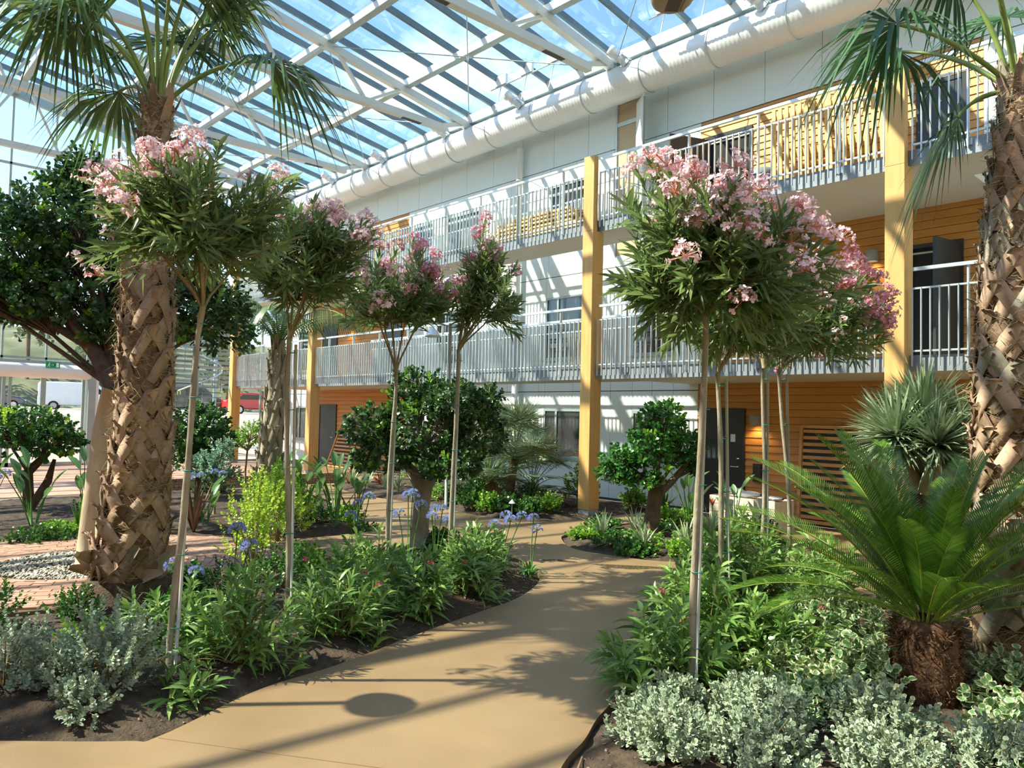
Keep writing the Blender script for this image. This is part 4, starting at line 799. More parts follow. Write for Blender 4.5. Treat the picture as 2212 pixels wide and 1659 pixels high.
def oleander(label, base, fork, can, rad, seed, shoots=150, nfl=22, bias=(0, 0, 1), deep=False, mid=False, k=18, L=.19, W=.027, up=.2, cut=-.6, lean=0.0):
    base = np.array([base[0], base[1], soil_z(*base)]); fork = np.array(fork)-base; can = np.array(can)-base; rng = np.random.default_rng(seed); rg = random.Random(seed)
    t_ = thing('oleander_tree', label, 'tree', base, group='oleander standards')
    n = 12; pts = []; rr = []
    for i in range(n+1):
        u = i/n; p = fork*u+np.array([math.sin(u*7+seed)*.012, math.cos(u*6+seed*2)*.012, 0])*(1 if 0 < i < n else 0); p = p+np.array([*(np.array(RT)[:2]*lean*math.sin(math.pi*u)), 0]); pts.append(p); rr.append(.027-.008*u+(.004 if i % 3 == 0 else 0))
    pts[0][2] -= .05; MB().tube(pts, rr, 10).build('stem', 'bark_grey', t_, local=True)
    so = np.array(RT)*.04-np.array(FW)*.012; MB().tube([so+V3(0, 0, -.05), so+fork*np.array([.6, .6, 1])*.98], .014, 8).build('stake', 'stake', t_, local=True)
    for u in (.12, .32, .55, .75, .95):
        c = fork*u*np.array([.85, .85, 1])+so*.5; ring = [c+np.array(RT)*.042*math.cos(a)+np.array(FW)*.03*math.sin(a) for a in np.linspace(0, 6.283, 13)]; MB().tube(ring, .0035, 5, False).tube([ring[3], ring[3]+np.array([.03, .02, .03])], .003, 5).build('tie', 'tie', t_, local=True)
    br = MB(); ends = []
    for i in range(9):
        a = 2*math.pi*i/9+rg.uniform(-.3, .3); e = can+np.array([math.cos(a)*rad[0]*rg.uniform(.2, .6), math.sin(a)*rad[1]*rg.uniform(.2, .6), rg.uniform(-.1, .5)*rad[2]]); m_ = fork*.45+e*.55+V3(rg.uniform(-.05, .05), rg.uniform(-.05, .05), -.06); ends.append(e)
        br.tube([fork-V3(0, 0, .03), fork*.75+m_*.25+V3(0, 0, .01), m_, e], [.014, .011, .008, .004], 6)
    P, d = shell(rng, shoots, can, rad, .5, up, cut); ends = np.array(ends); P = can+(P-can)*(1+.16*np.sin(d[:, :1]*5+seed)+.14*np.sin(d[:, 1:2]*6+seed*2)+.1*np.sin(d[:, 2:]*7+seed))
    root = ends[np.argmin(((P[:, None]-ends[None])**2).sum(-1), 1)]*.6+fork*.4
    T = nrm(nrm(P-root)*.7+d*.45+V3(0, 0, .3)+rng.normal(0, .33, P.shape)); lt = np.minimum(.26, np.linalg.norm(P-root, axis=1)*.9)
    for p, q in zip(P, root): br.tube([q, (p+q)/2+V3(0, 0, -.02), p], [.006, .004, .003], 4, False)
    br.build('branches', 'twig', t_, local=True)
    nb = NB(); twig_leaves(nb, rng, P, T, lt, k, L, W, 1.15, LANCE, .14, .12, mid, tipspread=.4); nb.build('foliage', 'ol_leaf', t_, kind='stuff')
    b_ = nrm(np.array([bias], float))[0]; sc = (d@b_)+rng.normal(0, .55, len(d))+np.linalg.norm((P-can)/np.array(rad), axis=1)*.9; pick = np.argsort(-sc)[:nfl]
    for j, i in enumerate(pick):
        ms = (CL_S if rg.random() < .2 else (CL_D if deep else CL_P)); p = P[i]+T[i]*.10
        inst('flower_cluster', ms[rg.randrange(len(ms))], p, t_, Euler((rg.uniform(-.5, .5), rg.uniform(-.5, .5), rg.uniform(0, 6.28))), (rg.uniform(.8, 1.2),)*3)
    return t_
def shrub(name, label, cat, loc, rad, tw, k, lt, L, W, mat, seed, prof=OVAL, group=None, spread=1.1, droop=.1, up=.35, cut=-.1, lo=.45, cz=.25, mid=False, fold=.08, stem='twig', z=None, nst=6, kind_stems=True):
    z0 = soil_z(loc[0], loc[1]) if z is None else z; t_ = thing(name, label, cat, (loc[0], loc[1], z0), group=group); rng = np.random.default_rng(seed)
    c = V3(0, 0, rad[2]*cz); P, d = shell(rng, tw, c, rad, lo, up, cut); P[:, 2] = np.maximum(P[:, 2], .04); T = nrm(d*.7+V3(0, 0, .55)+rng.normal(0, .25, P.shape))
    nb = NB(); twig_leaves(nb, rng, P, T, lt, k, L, W, spread, prof, droop, fold, mid); nb.build('foliage', mat, t_, kind='stuff')
    mb = MB()
    for i in range(0, len(P), max(1, len(P)//(nst*4))): mb.tube([(0, 0, -.04), P[i]*V3(.45, .45, .55), P[i]], [.008, .005, .003], 5, False)
    mb.build('stems', stem, t_, local=True); return t_
def clump(name, label, cat, loc, n, L, W, mat, seed, el=(55, 85), droop=.6, group=None, z=None, base_r=.05, prof=STRAP, fold=.1):
    z0 = soil_z(loc[0], loc[1]) if z is None else z; t_ = thing(name, label, cat, (loc[0], loc[1], z0), group=group); rng = np.random.default_rng(seed); a = rng.uniform(0, 6.283, n); e = np.radians(rng.uniform(*el, n))
    D = np.stack([np.cos(a)*np.cos(e), np.sin(a)*np.cos(e), np.sin(e)], 1); P = D*V3(base_r, base_r, 0)*rng.uniform(0, 1, (n, 1))
    prof = tuple((u, float(np.interp(u, [q[0] for q in prof], [q[1] for q in prof]))) for u in np.linspace(prof[0][0], 1, 6))
    nb = NB(); nb.leaves(P, D, np.tile(V3(0, 0, 1.0), (n, 1))-D*.2, L*rng.uniform(.6, 1.1, n), W*rng.uniform(.8, 1.2, n), prof, droop*rng.uniform(.5, 1.4, n), fold, True); nb.build('leaves', mat, t_, kind='stuff'); return t_
def umbel(seed):
    rng = np.random.default_rng(seed); n = 34; d = rand_unit(rng, n*2); d[:, 2] += .35; d = nrm(d); d = d[d[:, 2] > -.2][:n]; n = len(d); nb = NB(); c = d*.06
    nb.leaves(np.zeros((n, 3)), d, rand_unit(rng, n), .06, .003, ((0, 1), (1, 1)), mi=1); A, B = basis(d)
    for k in range(4): a = k*1.57; nb.leaves(c, d+(A*math.cos(a)+B*math.sin(a))*.55, A, .032, .011, LANCE)
    return nb.mesh('flower_head', ('blue_petal', 'strap_leaf'))
UMB = [umbel(i) for i in range(3)]
def agapanthus(label, loc, seed, heads, n=46, L=.5, group='agapanthus plants'):
    t_ = clump('agapanthus', label, 'plant', loc, n, L, .026, 'strap_leaf', seed, (45, 82), .75, group); rg = random.Random(seed)
    for hx, hy, hz in heads:
        MB().tube([(hx*.15, hy*.15, 0), (hx*.6, hy*.6, hz*.6), (hx, hy, hz)], .006, 6).build('stalk', 'strap_leaf', t_, local=True); s_ = rg.uniform(.85, 1.15); inst('flower_head', UMB[rg.randrange(3)], (hx, hy, hz), t_, (rg.uniform(-.3, .3), rg.uniform(-.3, .3), rg.uniform(0, 6)), (s_,)*3)
    return t_
def paddle(seed):
    rng = np.random.default_rng(seed); nb = NB(); d = nrm(V3([.3, 0, 1]))[0] if False else nrm(np.array([[.35, 0, 1.0]]))
    nb.leaves(np.zeros((1, 3)), d, np.array([[-1., 0, .3]]), .42, .13, ((0, .1), (.12, .6), (.35, 1), (.6, .95), (.85, .5), (1, .03)), .25, .22, True); return nb.mesh('leaf', 'paddle_leaf')
PAD = [paddle(i) for i in range(2)]
def strelitzia(label, loc, seed, n=10, H=.75, red=0, group='bird of paradise plants'):
    z0 = soil_z(*loc); t_ = thing('strelitzia', label, 'plant', (loc[0], loc[1], z0), group=group); rg = random.Random(seed)
    for i in range(n):
        a = rg.uniform(0, 6.283); h = H*rg.uniform(.45, 1.0); o_ = rg.uniform(.1, .38)*H; tip = Vector((math.cos(a)*o_, math.sin(a)*o_, h)); f = rg.uniform(.75, 1.2)
        lf = inst('leaf', PAD[i % 2], tip, t_, (rg.uniform(-.1, .1), rg.uniform(.0, .5), a), (f, f, f))
        mb = MB().tube([(math.cos(a)*.03, math.sin(a)*.03, -.03), tip*.5+Vector((0, 0, .05*H)), tip], [.012, .009, .007], 6); ob = mb.build('leaf_stalk', 'strap_leaf', t_, local=True)
    return t_
# ------------------------------------------------------------------ big fan palms
def palm(label, name, path, rad, seed, fronds, crown, mat, r0, boots=('boot', 'boot', 'boot_dark'), **kw):
    t_ = thing(name, label, 'palm', path[0]); palm_trunk(t_, path, rad, seed, r0=r0, mats=boots, **kw); c = np.array(path[-1])-np.array(path[0])
    for i, (rx, fy, a0, a1, pl, Rb, dr) in enumerate(fronds):
        az = math.atan2(RT.y*rx+FW.y*fy, RT.x*rx+FW.x*fy); ms = frond_meshes(seed*50+i, pl, a0, a1, Rb, 40, dr, mat); add_frond(t_, ms, c+V3(math.cos(az)*.05, math.sin(az)*.05, -.08-.02*(i % 4)), az)
    n = 8
    for i in range(n):                                    # bracts in the crown
        a = i*.9+seed; nb = NB(); nb.leaves(np.array([[math.cos(a)*.06, math.sin(a)*.06, -.25]]), np.array([[math.cos(a)*.5, math.sin(a)*.5, 1.0]]), np.array([[math.cos(a), math.sin(a), .2]]), .34, .09, STRAP, -.1, .2, True); o_ = nb.build('crown_sheath', 'boot_dark' if i % 2 else 'boot', t_); o_.location = c
    return t_
PL = [(-8.06, 2.4, 0), (-8.02, 2.41, .5), (-7.95, 2.43, 1.3), (-7.92, 2.44, 1.9), (-7.87, 2.41, 3.17), (-7.74, 2.38, 4.1), (-7.62, 2.36, 4.95)]
palm('tall fan palm with shaggy criss-cross trunk in the front left bed', 'fan_palm', PL, [.30, .285, .245, .22, .205, .15, .095], 3,
     [(1, -.15, 42, -8, 1.2, .85, 1.0), (-1, .1, 72, 15, 1.25, .95, .9), (-.9, -.5, 75, 35, 1.2, .9, .8), (-.75, .6, 55, -5, .95, .85, 1.0), (.05, -.6, 88, 75, 1.3, 1.0, .6), (.5, .3, 78, 45, 1.2, .95, .7), (.8, .5, 80, 62, 1.3, .9, .7), (-.3, .9, 74, 40, 1.2, .95, .8), (.3, 1, 76, 50, 1.2, .9, .8), (-1, -.9, 66, 15, 1.1, .9, 1.0), (.6, -.9, 80, 55, 1.3, .9, .8), (-.2, -1, 82, 55, 1.3, .95, .6), (-.5, .2, 85, 62, 1.35, .95, .7), (.45, -.35, 80, 52, 1.3, .9, .7)], None, 'palm_leaf', .27)
root = MB(); rgx = random.Random(12); prf = [(.50, -.06), (.49, .06), (.46, .16), (.42, .26), (.36, .34), (.2, .38)]; rb = MB().lathe(prf, 26, (0, 0, 0)); rb.v = [(x*(1+rgx.uniform(-.05, .05)), y*(1+rgx.uniform(-.05, .05)), z+rgx.uniform(-.015, .015)) for x, y, z in rb.v]
pl_ob = bpy.data.objects['fan_palm']; rb.build('root_ball', 'root', pl_ob, local=True)
for k in range(9):                                         # broken leaf bases splayed at the foot
    a = math.atan2(-FW.y, -FW.x)+(-1.5+k*.38); nb = NB(); z = .36+.09*(k % 3); nb.leaves(np.array([[math.cos(a)*.3, math.sin(a)*.3, z]]), np.array([[math.cos(a+.6)*.5, math.sin(a+.6)*.5, .25+.3*(k % 2)]]), np.array([[math.cos(a), math.sin(a), .6]]), .27, .13, ((0, 1), (.4, .9), (.8, .6), (1, .4)), .15, .25, True); nb.build('split_leaf_base', 'boot_grey' if k % 2 else 'boot', pl_ob)
PR = [(-1.86, 7.52, 0), (-1.86, 7.52, 1.0), (-1.86, 7.52, 1.9), (-1.85, 7.5, 3.2), (-1.83, 7.45, 4.2), (-1.8, 7.43, 4.95)]
palm('tall fan palm with criss-cross trunk at the right edge', 'fan_palm', PR, [.31, .29, .27, .235, .15, .10], 5,
     [(-1, -.1, 38, 8, 1.15, .9, 1.1), (-.75, .45, 5, -55, .45, .75, .8), (.1, -.4, 86, 70, 1.3, .9, .6), (-.35, .1, 80, 55, 1.2, .9, .7), (.8, .2, 60, 10, 1.1, .9, .8), (-.6, .8, 50, 20, 1.2, .85, .8), (.4, .8, 70, 40, 1.2, .9, .8), (.7, -.8, 60, 10, 1.1, .9, .8), (-.7, -.6, 62, 38, 1.35, .85, .7), (.3, -1, 45, 0, 1.1, .9, .8)], None, 'palm_leaf_r', .27, ('boot', 'boot_grey', 'boot_dark'))
# distant palm with pale trunk
PF = [(-13.34, 6.29, 0), (-13.3, 6.3, .7), (-13.22, 6.31, 1.7), (-13.18, 6.32, 2.6), (-13.15, 6.32, 3.1)]
fp = thing('feather_palm', 'pale trunked palm behind the second pink oleander', 'palm', PF[0]); palm_trunk(fp, PF, [.21, .2, .155, .125, .09], 9, zstep=.24, per=4, r0=.2, mats=('boot_grey', 'boot_grey', 'boot_grey'), core='bark_tan', fib=100, stub=.04, h=.5)
def pinnate(seed, L, a0, a1, npair, ll, lw, mat, rmat, vee=.5, droop=.2, rr=.012, start=.18, bend=1.2, ldir=.75):
    rng = np.random.default_rng(seed); n = 14; pts = [np.zeros(3)]; tans = []
    for i in range(n): a = R(a0+(a1-a0)*(i/(n-1))**bend); t = V3(math.cos(a), 0, math.sin(a)); tans.append(t); pts.append(pts[-1]+t*L/n)
    pts = np.array(pts); tans.append(tans[-1]); tans = np.array(tans); u = np.linspace(start, .995, npair); idx = u*n; P = np.stack([np.interp(idx, np.arange(n+1), pts[:, i]) for i in range(3)], 1); T = nrm(np.stack([np.interp(idx, np.arange(n+1), tans[:, i]) for i in range(3)], 1)); up = np.stack([-T[:, 2], 0*T[:, 0], T[:, 0]], 1); nb = NB()
    w = np.sin(np.pi*(.10+.86*(u-start)/(1-start)))**.55
    for sd in (-1, 1):
        side = np.tile(V3(0, sd, 0), (npair, 1)); D = side*1.0+T*(ldir+.5*u[:, None]**3)+up*vee; nb.leaves(P, D, up, ll*w*rng.uniform(.94, 1.05, npair), lw, ((0, .7), (.4, 1), (.75, .8), (1, .1)), droop, .1, False)
    return nb.mesh('frond', mat), MB().tube(pts, [rr*1.5]+[rr]*7+[rr*.6]*(len(pts)-8), 6).mesh('rachis', rmat)
def add_pinnate(parent, ms, loc, az, sc=1, roll=0):
    o = inst('frond', ms[0], loc, parent, (roll, 0, az), (sc,)*3); inst('rachis', ms[1], (0, 0, 0), o); return o
fms = [pinnate(200+i, 1.6, a0, a1, 34, .42, .017, 'palm_leaf', 'petiole', .1, .9, .014) for i, (a0, a1) in enumerate(((80, 20), (70, -10), (60, -30)))]
for i in range(15): add_pinnate(fp, fms[i % 3], np.array(PF[-1])-np.array(PF[0]), i*2.4, .85+.15*((i*7) % 3))
# ------------------------------------------------------------------ cycad in the front right bed
cy = thing('cycad', 'large cycad with feathery arching green fronds in the front right bed', 'cycad', (-1.98, 5.82, soil_z(-1.98, 5.82)))
mb = MB().lathe([(.22, -.1), (.25, .05), (.24, .2), (.22, .34), (.2, .44), (.13, .52), (.001, .55)], 24); rgx = random.Random(3); mb.v = [(x*(1+rgx.uniform(-.07, .07)), y*(1+rgx.uniform(-.07, .07)), z+rgx.uniform(-.02, .02)) for x, y, z in mb.v]; mb.build('trunk', 'cycad_trunk', cy, local=True)
rng = np.random.default_rng(31); n = 1500; a = rng.uniform(0, 6.28, n); z = rng.uniform(0, .5, n); rr_ = .235-.05*z/.5; P = np.stack([rr_*np.cos(a), rr_*np.sin(a), z], 1); D = np.stack([np.cos(a), np.sin(a), rng.normal(.3, .8, n)], 1)+rng.normal(0, .5, (n, 3)); nb = NB(); nb.leaves(P, D, rand_unit(rng, n), rng.uniform(.03, .10, n), .012, ((0, 1), (.5, .8), (1, .1)), 0, .2); nb.build('trunk_scales', 'cycad_trunk', cy, kind='stuff')
cms = {}
def cyf(a0, a1, L):
    k = (a0, a1, L)
    if k not in cms: cms[k] = pinnate(300+len(cms), L, a0, a1, 76, .2, .0095, 'cycad_leaf', 'cycad_rachis', .45, .12, .007, .12, 1.3, .85)
    return cms[k]
rg = random.Random(17); k = 0
for a0, a1, L, n, sc in ((84, 60, 1.2, 6, .98), (71, 40, 1.45, 10, 1.0), (57, 20, 1.6, 13, 1.0), (42, 2, 1.6, 14, 1.0), (26, -20, 1.4, 11, .95)):
    for i in range(n):
        az = 2*math.pi*(i+.37*k)/n+rg.uniform(-.12, .12); rx = math.cos(az)*RT.x+math.sin(az)*RT.y; fy = math.cos(az)*FW.x+math.sin(az)*FW.y
        if a0 < 30 and fy < -.35 and abs(rx) < .8: continue
        s_ = sc*rg.uniform(.85, 1.05)*(.78 if fy < -.5 else 1.04)
        add_pinnate(cy, cyf(a0, a1, L), (math.cos(az)*.07, math.sin(az)*.07, .5), az, s_, rg.uniform(-.15, .15))
    k += 1
# ------------------------------------------------------------------ dragon tree behind the cycad
dt = thing('dragon_tree', 'dragon tree with dense grey-green spiky leaf heads behind the cycad', 'tree', (-2.95, 8.6, soil_z(-2.95, 8.6)))
MB().tube([(0, 0, -.05), (.02, 0, .6), (0, .02, 1.25)], [.15, .12, .13], 14).build('trunk', 'bark_dark', dt, local=True); heads = []
for rx, fy, h, r_ in ((-.33, -.1, 1.72, .62), (.05, .1, 1.95, .66), (.38, -.05, 1.75, .6), (-.05, -.35, 1.65, .58), (.1, .5, 1.8, .55)):
    e = np.array(RT)*rx+np.array(FW)*fy+V3(0, 0, h); heads.append((e, r_)); MB().tube([(0, 0, 1.15), e*V3(.6, .6, 1)-V3(0, 0, .3), e], [.09, .075, .05], 10).build('branch', 'bark_tan', dt, local=True)
rng = np.random.default_rng(41); nb = NB()
for e, r_ in heads:
    n = 420; d = rand_unit(rng, n*3); d[:, 2] += .3; d = nrm(d); d = d[d[:, 2] > -.6][:n]; n = len(d); nb.leaves(np.tile(e, (n, 1))+d*.05, d, np.tile(V3(0, 0, 1.), (n, 1))+rng.normal(0, .2, (n, 3)), r_*rng.uniform(.65, 1.05, n), .034, ((0, .8), (.3, 1), (.7, .7), (1, .05)), rng.uniform(0, .3, n), .18, True)
nb.build('foliage', 'dragon_leaf', dt, kind='stuff')
# ------------------------------------------------------------------ oleander standards
oleander('pink oleander standard nearest on the left side of the path', (-5.87, 2.06), (-5.63, 2.11, 2.75), (-5.72, 2.0, 3.34), (.68, .68, .56), 11, 200, 62, (-.75*RT.x, -.75*RT.y, .8), mid=True, lean=-.02)
oleander('pink oleander standard, second along the left bed', (-6.53, 3.31), (-6.47, 3.21, 2.65), (-6.38, 3.28, 3.3), (.6, .6, .62), 12, 160, 26, (RT.x*.6, RT.y*.6, .5))
oleander('deep pink oleander standard, third along the left bed', (-7.69, 5.14), (-7.57, 5.12, 2.5), (-7.5, 5.15, 3.3), (.78, .78, .55), 13, 170, 56, (RT.x*.5, RT.y*.5, 1), deep=True)
oleander('slender pink oleander standard at the end of the left bed', (-7.38, 5.85), (-7.26, 5.81, 2.78), (-7.02, 6.02, 3.4), (.5, .5, .68), 14, 120, 14, (-.2, .2, 1), deep=True)
oleander('pink oleander standard nearest on the right side of the path', (-3.15, 4.69), (-3.02, 4.65, 2.74), (-2.98, 4.7, 3.02), (.76, .76, .64), 15, 240, 84, (RT.x*.5, RT.y*.5, .8), mid=True, L=.2, W=.03, cut=-.8)
oleander('pink oleander standard just behind the nearest right one', (-3.79, 6.19), (-3.8, 6.04, 2.42), (-3.68, 6.2, 2.95), (.6, .6, .55), 16, 140, 14, (RT.x*.7, RT.y*.7, .3), cut=-.8)
oleander('pink oleander standard, third on the right side, beside the crooked stem', (-4.51, 8.17), (-4.47, 8.06, 2.6), (-4.35, 8.2, 3.3), (.62, .62, .6), 17, 140, 34, (RT.x, RT.y, .3))
oleander('pink oleander standard with crooked stem, farthest on the right side', (-4.39, 8.51), (-4.42, 8.32, 2.6), (-4.02, 8.65, 3.2), (.72, .72, .66), 18, 170, 70, (RT.x, RT.y, .35), deep=True, lean=.05, cut=-.8)
# ------------------------------------------------------------------ other trees
def tree(name, label, base, trunk, tr, blobs, tw, k, lt, L, W, mat, seed, bark, prof=OVAL, limbs=(), young=None, up=.2, cut=-.6, lo=.7, fold=.1):
    z0 = soil_z(base[0], base[1]); t_ = thing(name, label, 'tree', (base[0], base[1], z0)); rng = np.random.default_rng(seed); b0 = np.array([base[0], base[1], z0]); rg = random.Random(seed)
    MB().tube([np.array(p)-b0 for p in trunk], tr, 14).build('trunk', bark, t_, local=True)
    for pts, rr in limbs: MB().tube([np.array(p)-b0 for p in pts], rr, 9).build('limb', bark, t_, local=True)
    fk = np.array(trunk[-1])-b0; vol = np.array([np.prod(r)**.67 for c, r in blobs]); vol = vol/vol.sum(); nb = NB(); tb = MB(); yg = NB()
    for (c, r), f in zip(blobs, vol):
        c = np.array(c)-b0; P, d = shell(rng, int(tw*f), c, r, lo, up, cut); T = nrm(d*.8+V3(0, 0, .3)+rng.normal(0, .3, P.shape)); y = rng.random(len(P)) < (.07 if young else 0)
        twig_leaves(nb, rng, P[~y], T[~y], lt, k, L, W, 1.15, prof, .15, fold)
        if y.any(): twig_leaves(yg, rng, P[y]+d[y]*.03, T[y], lt, k, L, W, 1.0, prof, .1, fold)
        for i in range(0, len(P), 9): tb.tube([fk*.4+c*.6, (c+P[i])/2+rng.normal(0, .03, 3), P[i]], [.014, .008, .004], 5, False)
        tb.tube([fk, fk*.5+c*.5, c], [.035, .025, .015], 6, False)
    nb.build('foliage', mat, t_, kind='stuff'); tb.build('branches', bark, t_, local=True)
    if young and yg.n: yg.build('young_foliage', young, t_, kind='stuff')
    return t_
def off(b, rx, fy, z): return (b[0]+RT.x*rx+FW.x*fy, b[1]+RT.y*rx+FW.y*fy, z)
b = (-9.07, 6.63)
tree('carob_tree', 'round dark green tree with stout trunk at the end of the left bed', b, [(*b, -.1), off(b, 0, 0, .3), off(b, .02, 0, .7), off(b, .05, 0, 1.05)], [.17, .13, .12, .14],
     [(off(b, 0, 0, 1.75), (.75, .75, .62)), (off(b, -.75, 0, 1.75), (.5, .5, .42)), (off(b, .75, .1, 1.7), (.55, .55, .5)), (off(b, -.1, .2, 2.3), (.5, .5, .42)), (off(b, .5, -.2, 2.15), (.5, .5, .35)), (off(b, -.5, -.2, 1.35), (.55, .5, .35)), (off(b, .45, -.3, 1.3), (.5, .5, .35)), (off(b, 1.0, 0, 2.2), (.22, .22, .3))], 980, 11, .17, .085, .046, 'dark_leaf', 21, 'bark_grey', young='bright_leaf',
     limbs=[([off(b, .05, 0, .9), off(b, .3, 0, 1.3), off(b, .6, 0, 1.7)], [.1, .07, .03]), ([off(b, .0, 0, .9), off(b, -.25, 0, 1.3), off(b, -.6, 0, 1.6)], [.09, .06, .03])])
b = (-7.72, 10.34)
tree('citrus_tree', 'glossy leafed citrus tree on the island bed beside the tall post', b, [(*b, -.1), off(b, 0, 0, .25), off(b, .03, 0, .55), off(b, .08, 0, .85)], [.16, .13, .115, .13],
     [(off(b, .0, 0, 1.45), (.5, .5, .5)), (off(b, .15, 0, 1.95), (.42, .42, .4)), (off(b, -.55, 0, 1.25), (.36, .36, .33)), (off(b, -.75, -.1, 1.05), (.22, .25, .22)), (off(b, .55, .1, 1.5), (.36, .36, .4)), (off(b, .7, .1, 1.15), (.2, .2, .25)), (off(b, -.2, -.1, 1.0), (.4, .35, .22))], 420, 9, .16, .1, .052, 'citrus_leaf', 22, 'bark_dark', young='bright_leaf',
     limbs=[([off(b, .06, 0, .7), off(b, .35, 0, .98), off(b, .6, 0, 1.3)], [.08, .06, .03]), ([off(b, .05, 0, .75), off(b, -.15, 0, 1.0), off(b, -.4, 0, 1.2)], [.07, .05, .03])])
b = (-10.55, 2.64); FK = off(b, .28, 0, 2.2)
tree('ficus_tree', 'big dark glossy tree leaning over the gravel circle at the left edge', b, [(*b, -.08), off(b, .02, 0, .4), off(b, .08, 0, 1.1), off(b, .15, 0, 1.7), FK], [.13, .115, .115, .125, .16],
     [(off(b, -1.3, .3, 4.0), (1.0, 1.0, .75)), (off(b, -.55, .4, 4.3), (1.0, 1.0, .7)), (off(b, -.4, .5, 3.4), (1.1, 1.0, .75)), (off(b, -1.1, .1, 3.3), (.9, .9, .55)), (off(b, .6, .7, 3.3), (.9, .9, .75)), (off(b, -.35, .2, 5.05), (.3, .3, .35)), (off(b, -.55, .2, 4.85), (.45, .4, .3)), (off(b, 1.15, .8, 3.2), (.5, .6, .8)), (off(b, -1.7, 0, 3.5), (.6, .7, .7)), (off(b, .2, .2, 2.9), (.5, .5, .35))], 2400, 11, .2, .085, .045, 'dark_leaf', 23, 'bark_dark', young='bright_leaf', up=.3,
     limbs=[([FK, off(b, .05, 0, 2.6), off(b, -.3, .1, 3.0), off(b, -.7, .2, 3.5)], [.13, .1, .075, .03]), ([FK, off(b, .3, .1, 2.8), off(b, .5, .3, 3.3)], [.11, .08, .03]), ([off(b, -.1, .05, 2.75), off(b, -.5, .1, 2.95), off(b, -1.0, .1, 3.2)], [.07, .05, .02])])
bpy.data.objects['trunk.001'].name if False else None
tk = [o for o in bpy.data.objects['ficus_tree'].children if o.name.startswith('trunk')][0]; tk.data.materials[0] = M['bark_tan']; tag(tk, 'smooth tan lower trunk')
b = (-16.2, 3.1)
tree('myrtle_tree', 'low round lime-green clipped tree by the glass entrance', b, [(*b, -.1), off(b, -.05, 0, .4), off(b, -.1, 0, .8)], [.1, .09, .1], [(off(b, -.1, 0, 1.4), (.95, .9, .62)), (off(b, .35, 0, 1.25), (.55, .6, .45)), (off(b, -.6, 0, 1.5), (.6, .6, .5))], 520, 12, .16, .075, .05, 'mid_leaf', 24, 'bark_dark', young='lime_leaf', limbs=[([off(b, -.1, 0, .7), off(b, .3, 0, 1.1)], [.07, .03]), ([off(b, 0, 0, .1), off(b, .3, 0, .6), off(b, .4, 0, 1.0)], [.08, .07, .03])], up=.4)
b = (-16.7, 6.3)
tree('laurel_bush', 'dense dark green bush in front of the spiral stair', b, [(*b, -.1), off(b, 0, 0, .5), off(b, .0, 0, .9)], [.08, .07, .06], [(off(b, 0, 0, 1.45), (.75, .75, .75)), (off(b, -.35, .1, 1.3), (.55, .5, .55)), (off(b, .3, 0, 1.2), (.5, .5, .5)), (off(b, -.1, 0, .8), (.6, .6, .4))], 480, 11, .16, .09, .055, 'mid_leaf', 25, 'bark_dark')
b = (-13.9, 5.55)
tree('silver_shrub_tree', 'blue-grey leafed shrub on a thin stem behind the shaggy palm', b, [(*b, -.1), off(b, 0, 0, .3), off(b, .02, 0, .6)], [.03, .025, .02], [(off(b, 0, 0, .9), (.42, .4, .36)), (off(b, .12, 0, 1.25), (.25, .25, .28)), (off(b, -.2, 0, .95), (.3, .3, .35)), (off(b, .25, 0, .75), (.3, .3, .25))], 240, 14, .15, .05, .03, 'blue_leaf', 26, 'twig')
b = (-18.2, 8.0)
tree('small_leafy_tree', 'small light leafed sapling beside the far timber post', b, [(*b, -.1), off(b, 0, 0, .5), off(b, .03, 0, 1.0)], [.03, .025, .02], [(off(b, .1, 0, 1.35), (.55, .5, .4)), (off(b, .5, 0, 1.6), (.3, .3, .3)), (off(b, -.3, 0, 1.2), (.35, .35, .3))], 170, 9, .18, .08, .035, 'bright_leaf', 27, 'twig')
# trees outside
rgo = random.Random(9)
for i, (x, y, h, r_) in enumerate(((-76, 6, 10, 3.8), (-77, 14, 11, 4.0), (-74, 22, 9, 3.6), (-76, 31, 11, 4.0), (-72, 38, 9, 3.4), (-76, -2, 10, 3.8), (-68, 28, 7, 2.8), (-70, 18, 6, 2.8))):
    gz = float(np.interp(-x, -ox, oz)); t_ = thing('hill_tree', 'broadleaf tree on the hillside outside, %s' % ('tallest mid one', 'behind the white van', 'behind the black van', 'behind the louvred tower', 'far end by the timber post', 'beyond the left frame', 'small one by the tower', 'small one behind the cars')[i], 'tree', (x, y, gz), group='trees on the hillside outside')
    MB().tube([(0, 0, -.5), (0, 0, h*.45), (.1, 0, h*.75)], [.2, .15, .06], 8).build('trunk', 'bark_dark', t_, local=True); rng = np.random.default_rng(500+i); P, d = shell(rng, 260, (0, 0, h*.62), (r_, r_, h*.38), .45); nb = NB(); twig_leaves(nb, rng, P, nrm(d+V3(0, 0, .3)), .6, 7, .42, .26, 1.2, OVAL); nb.build('foliage', 'tree_out', t_, kind='stuff')
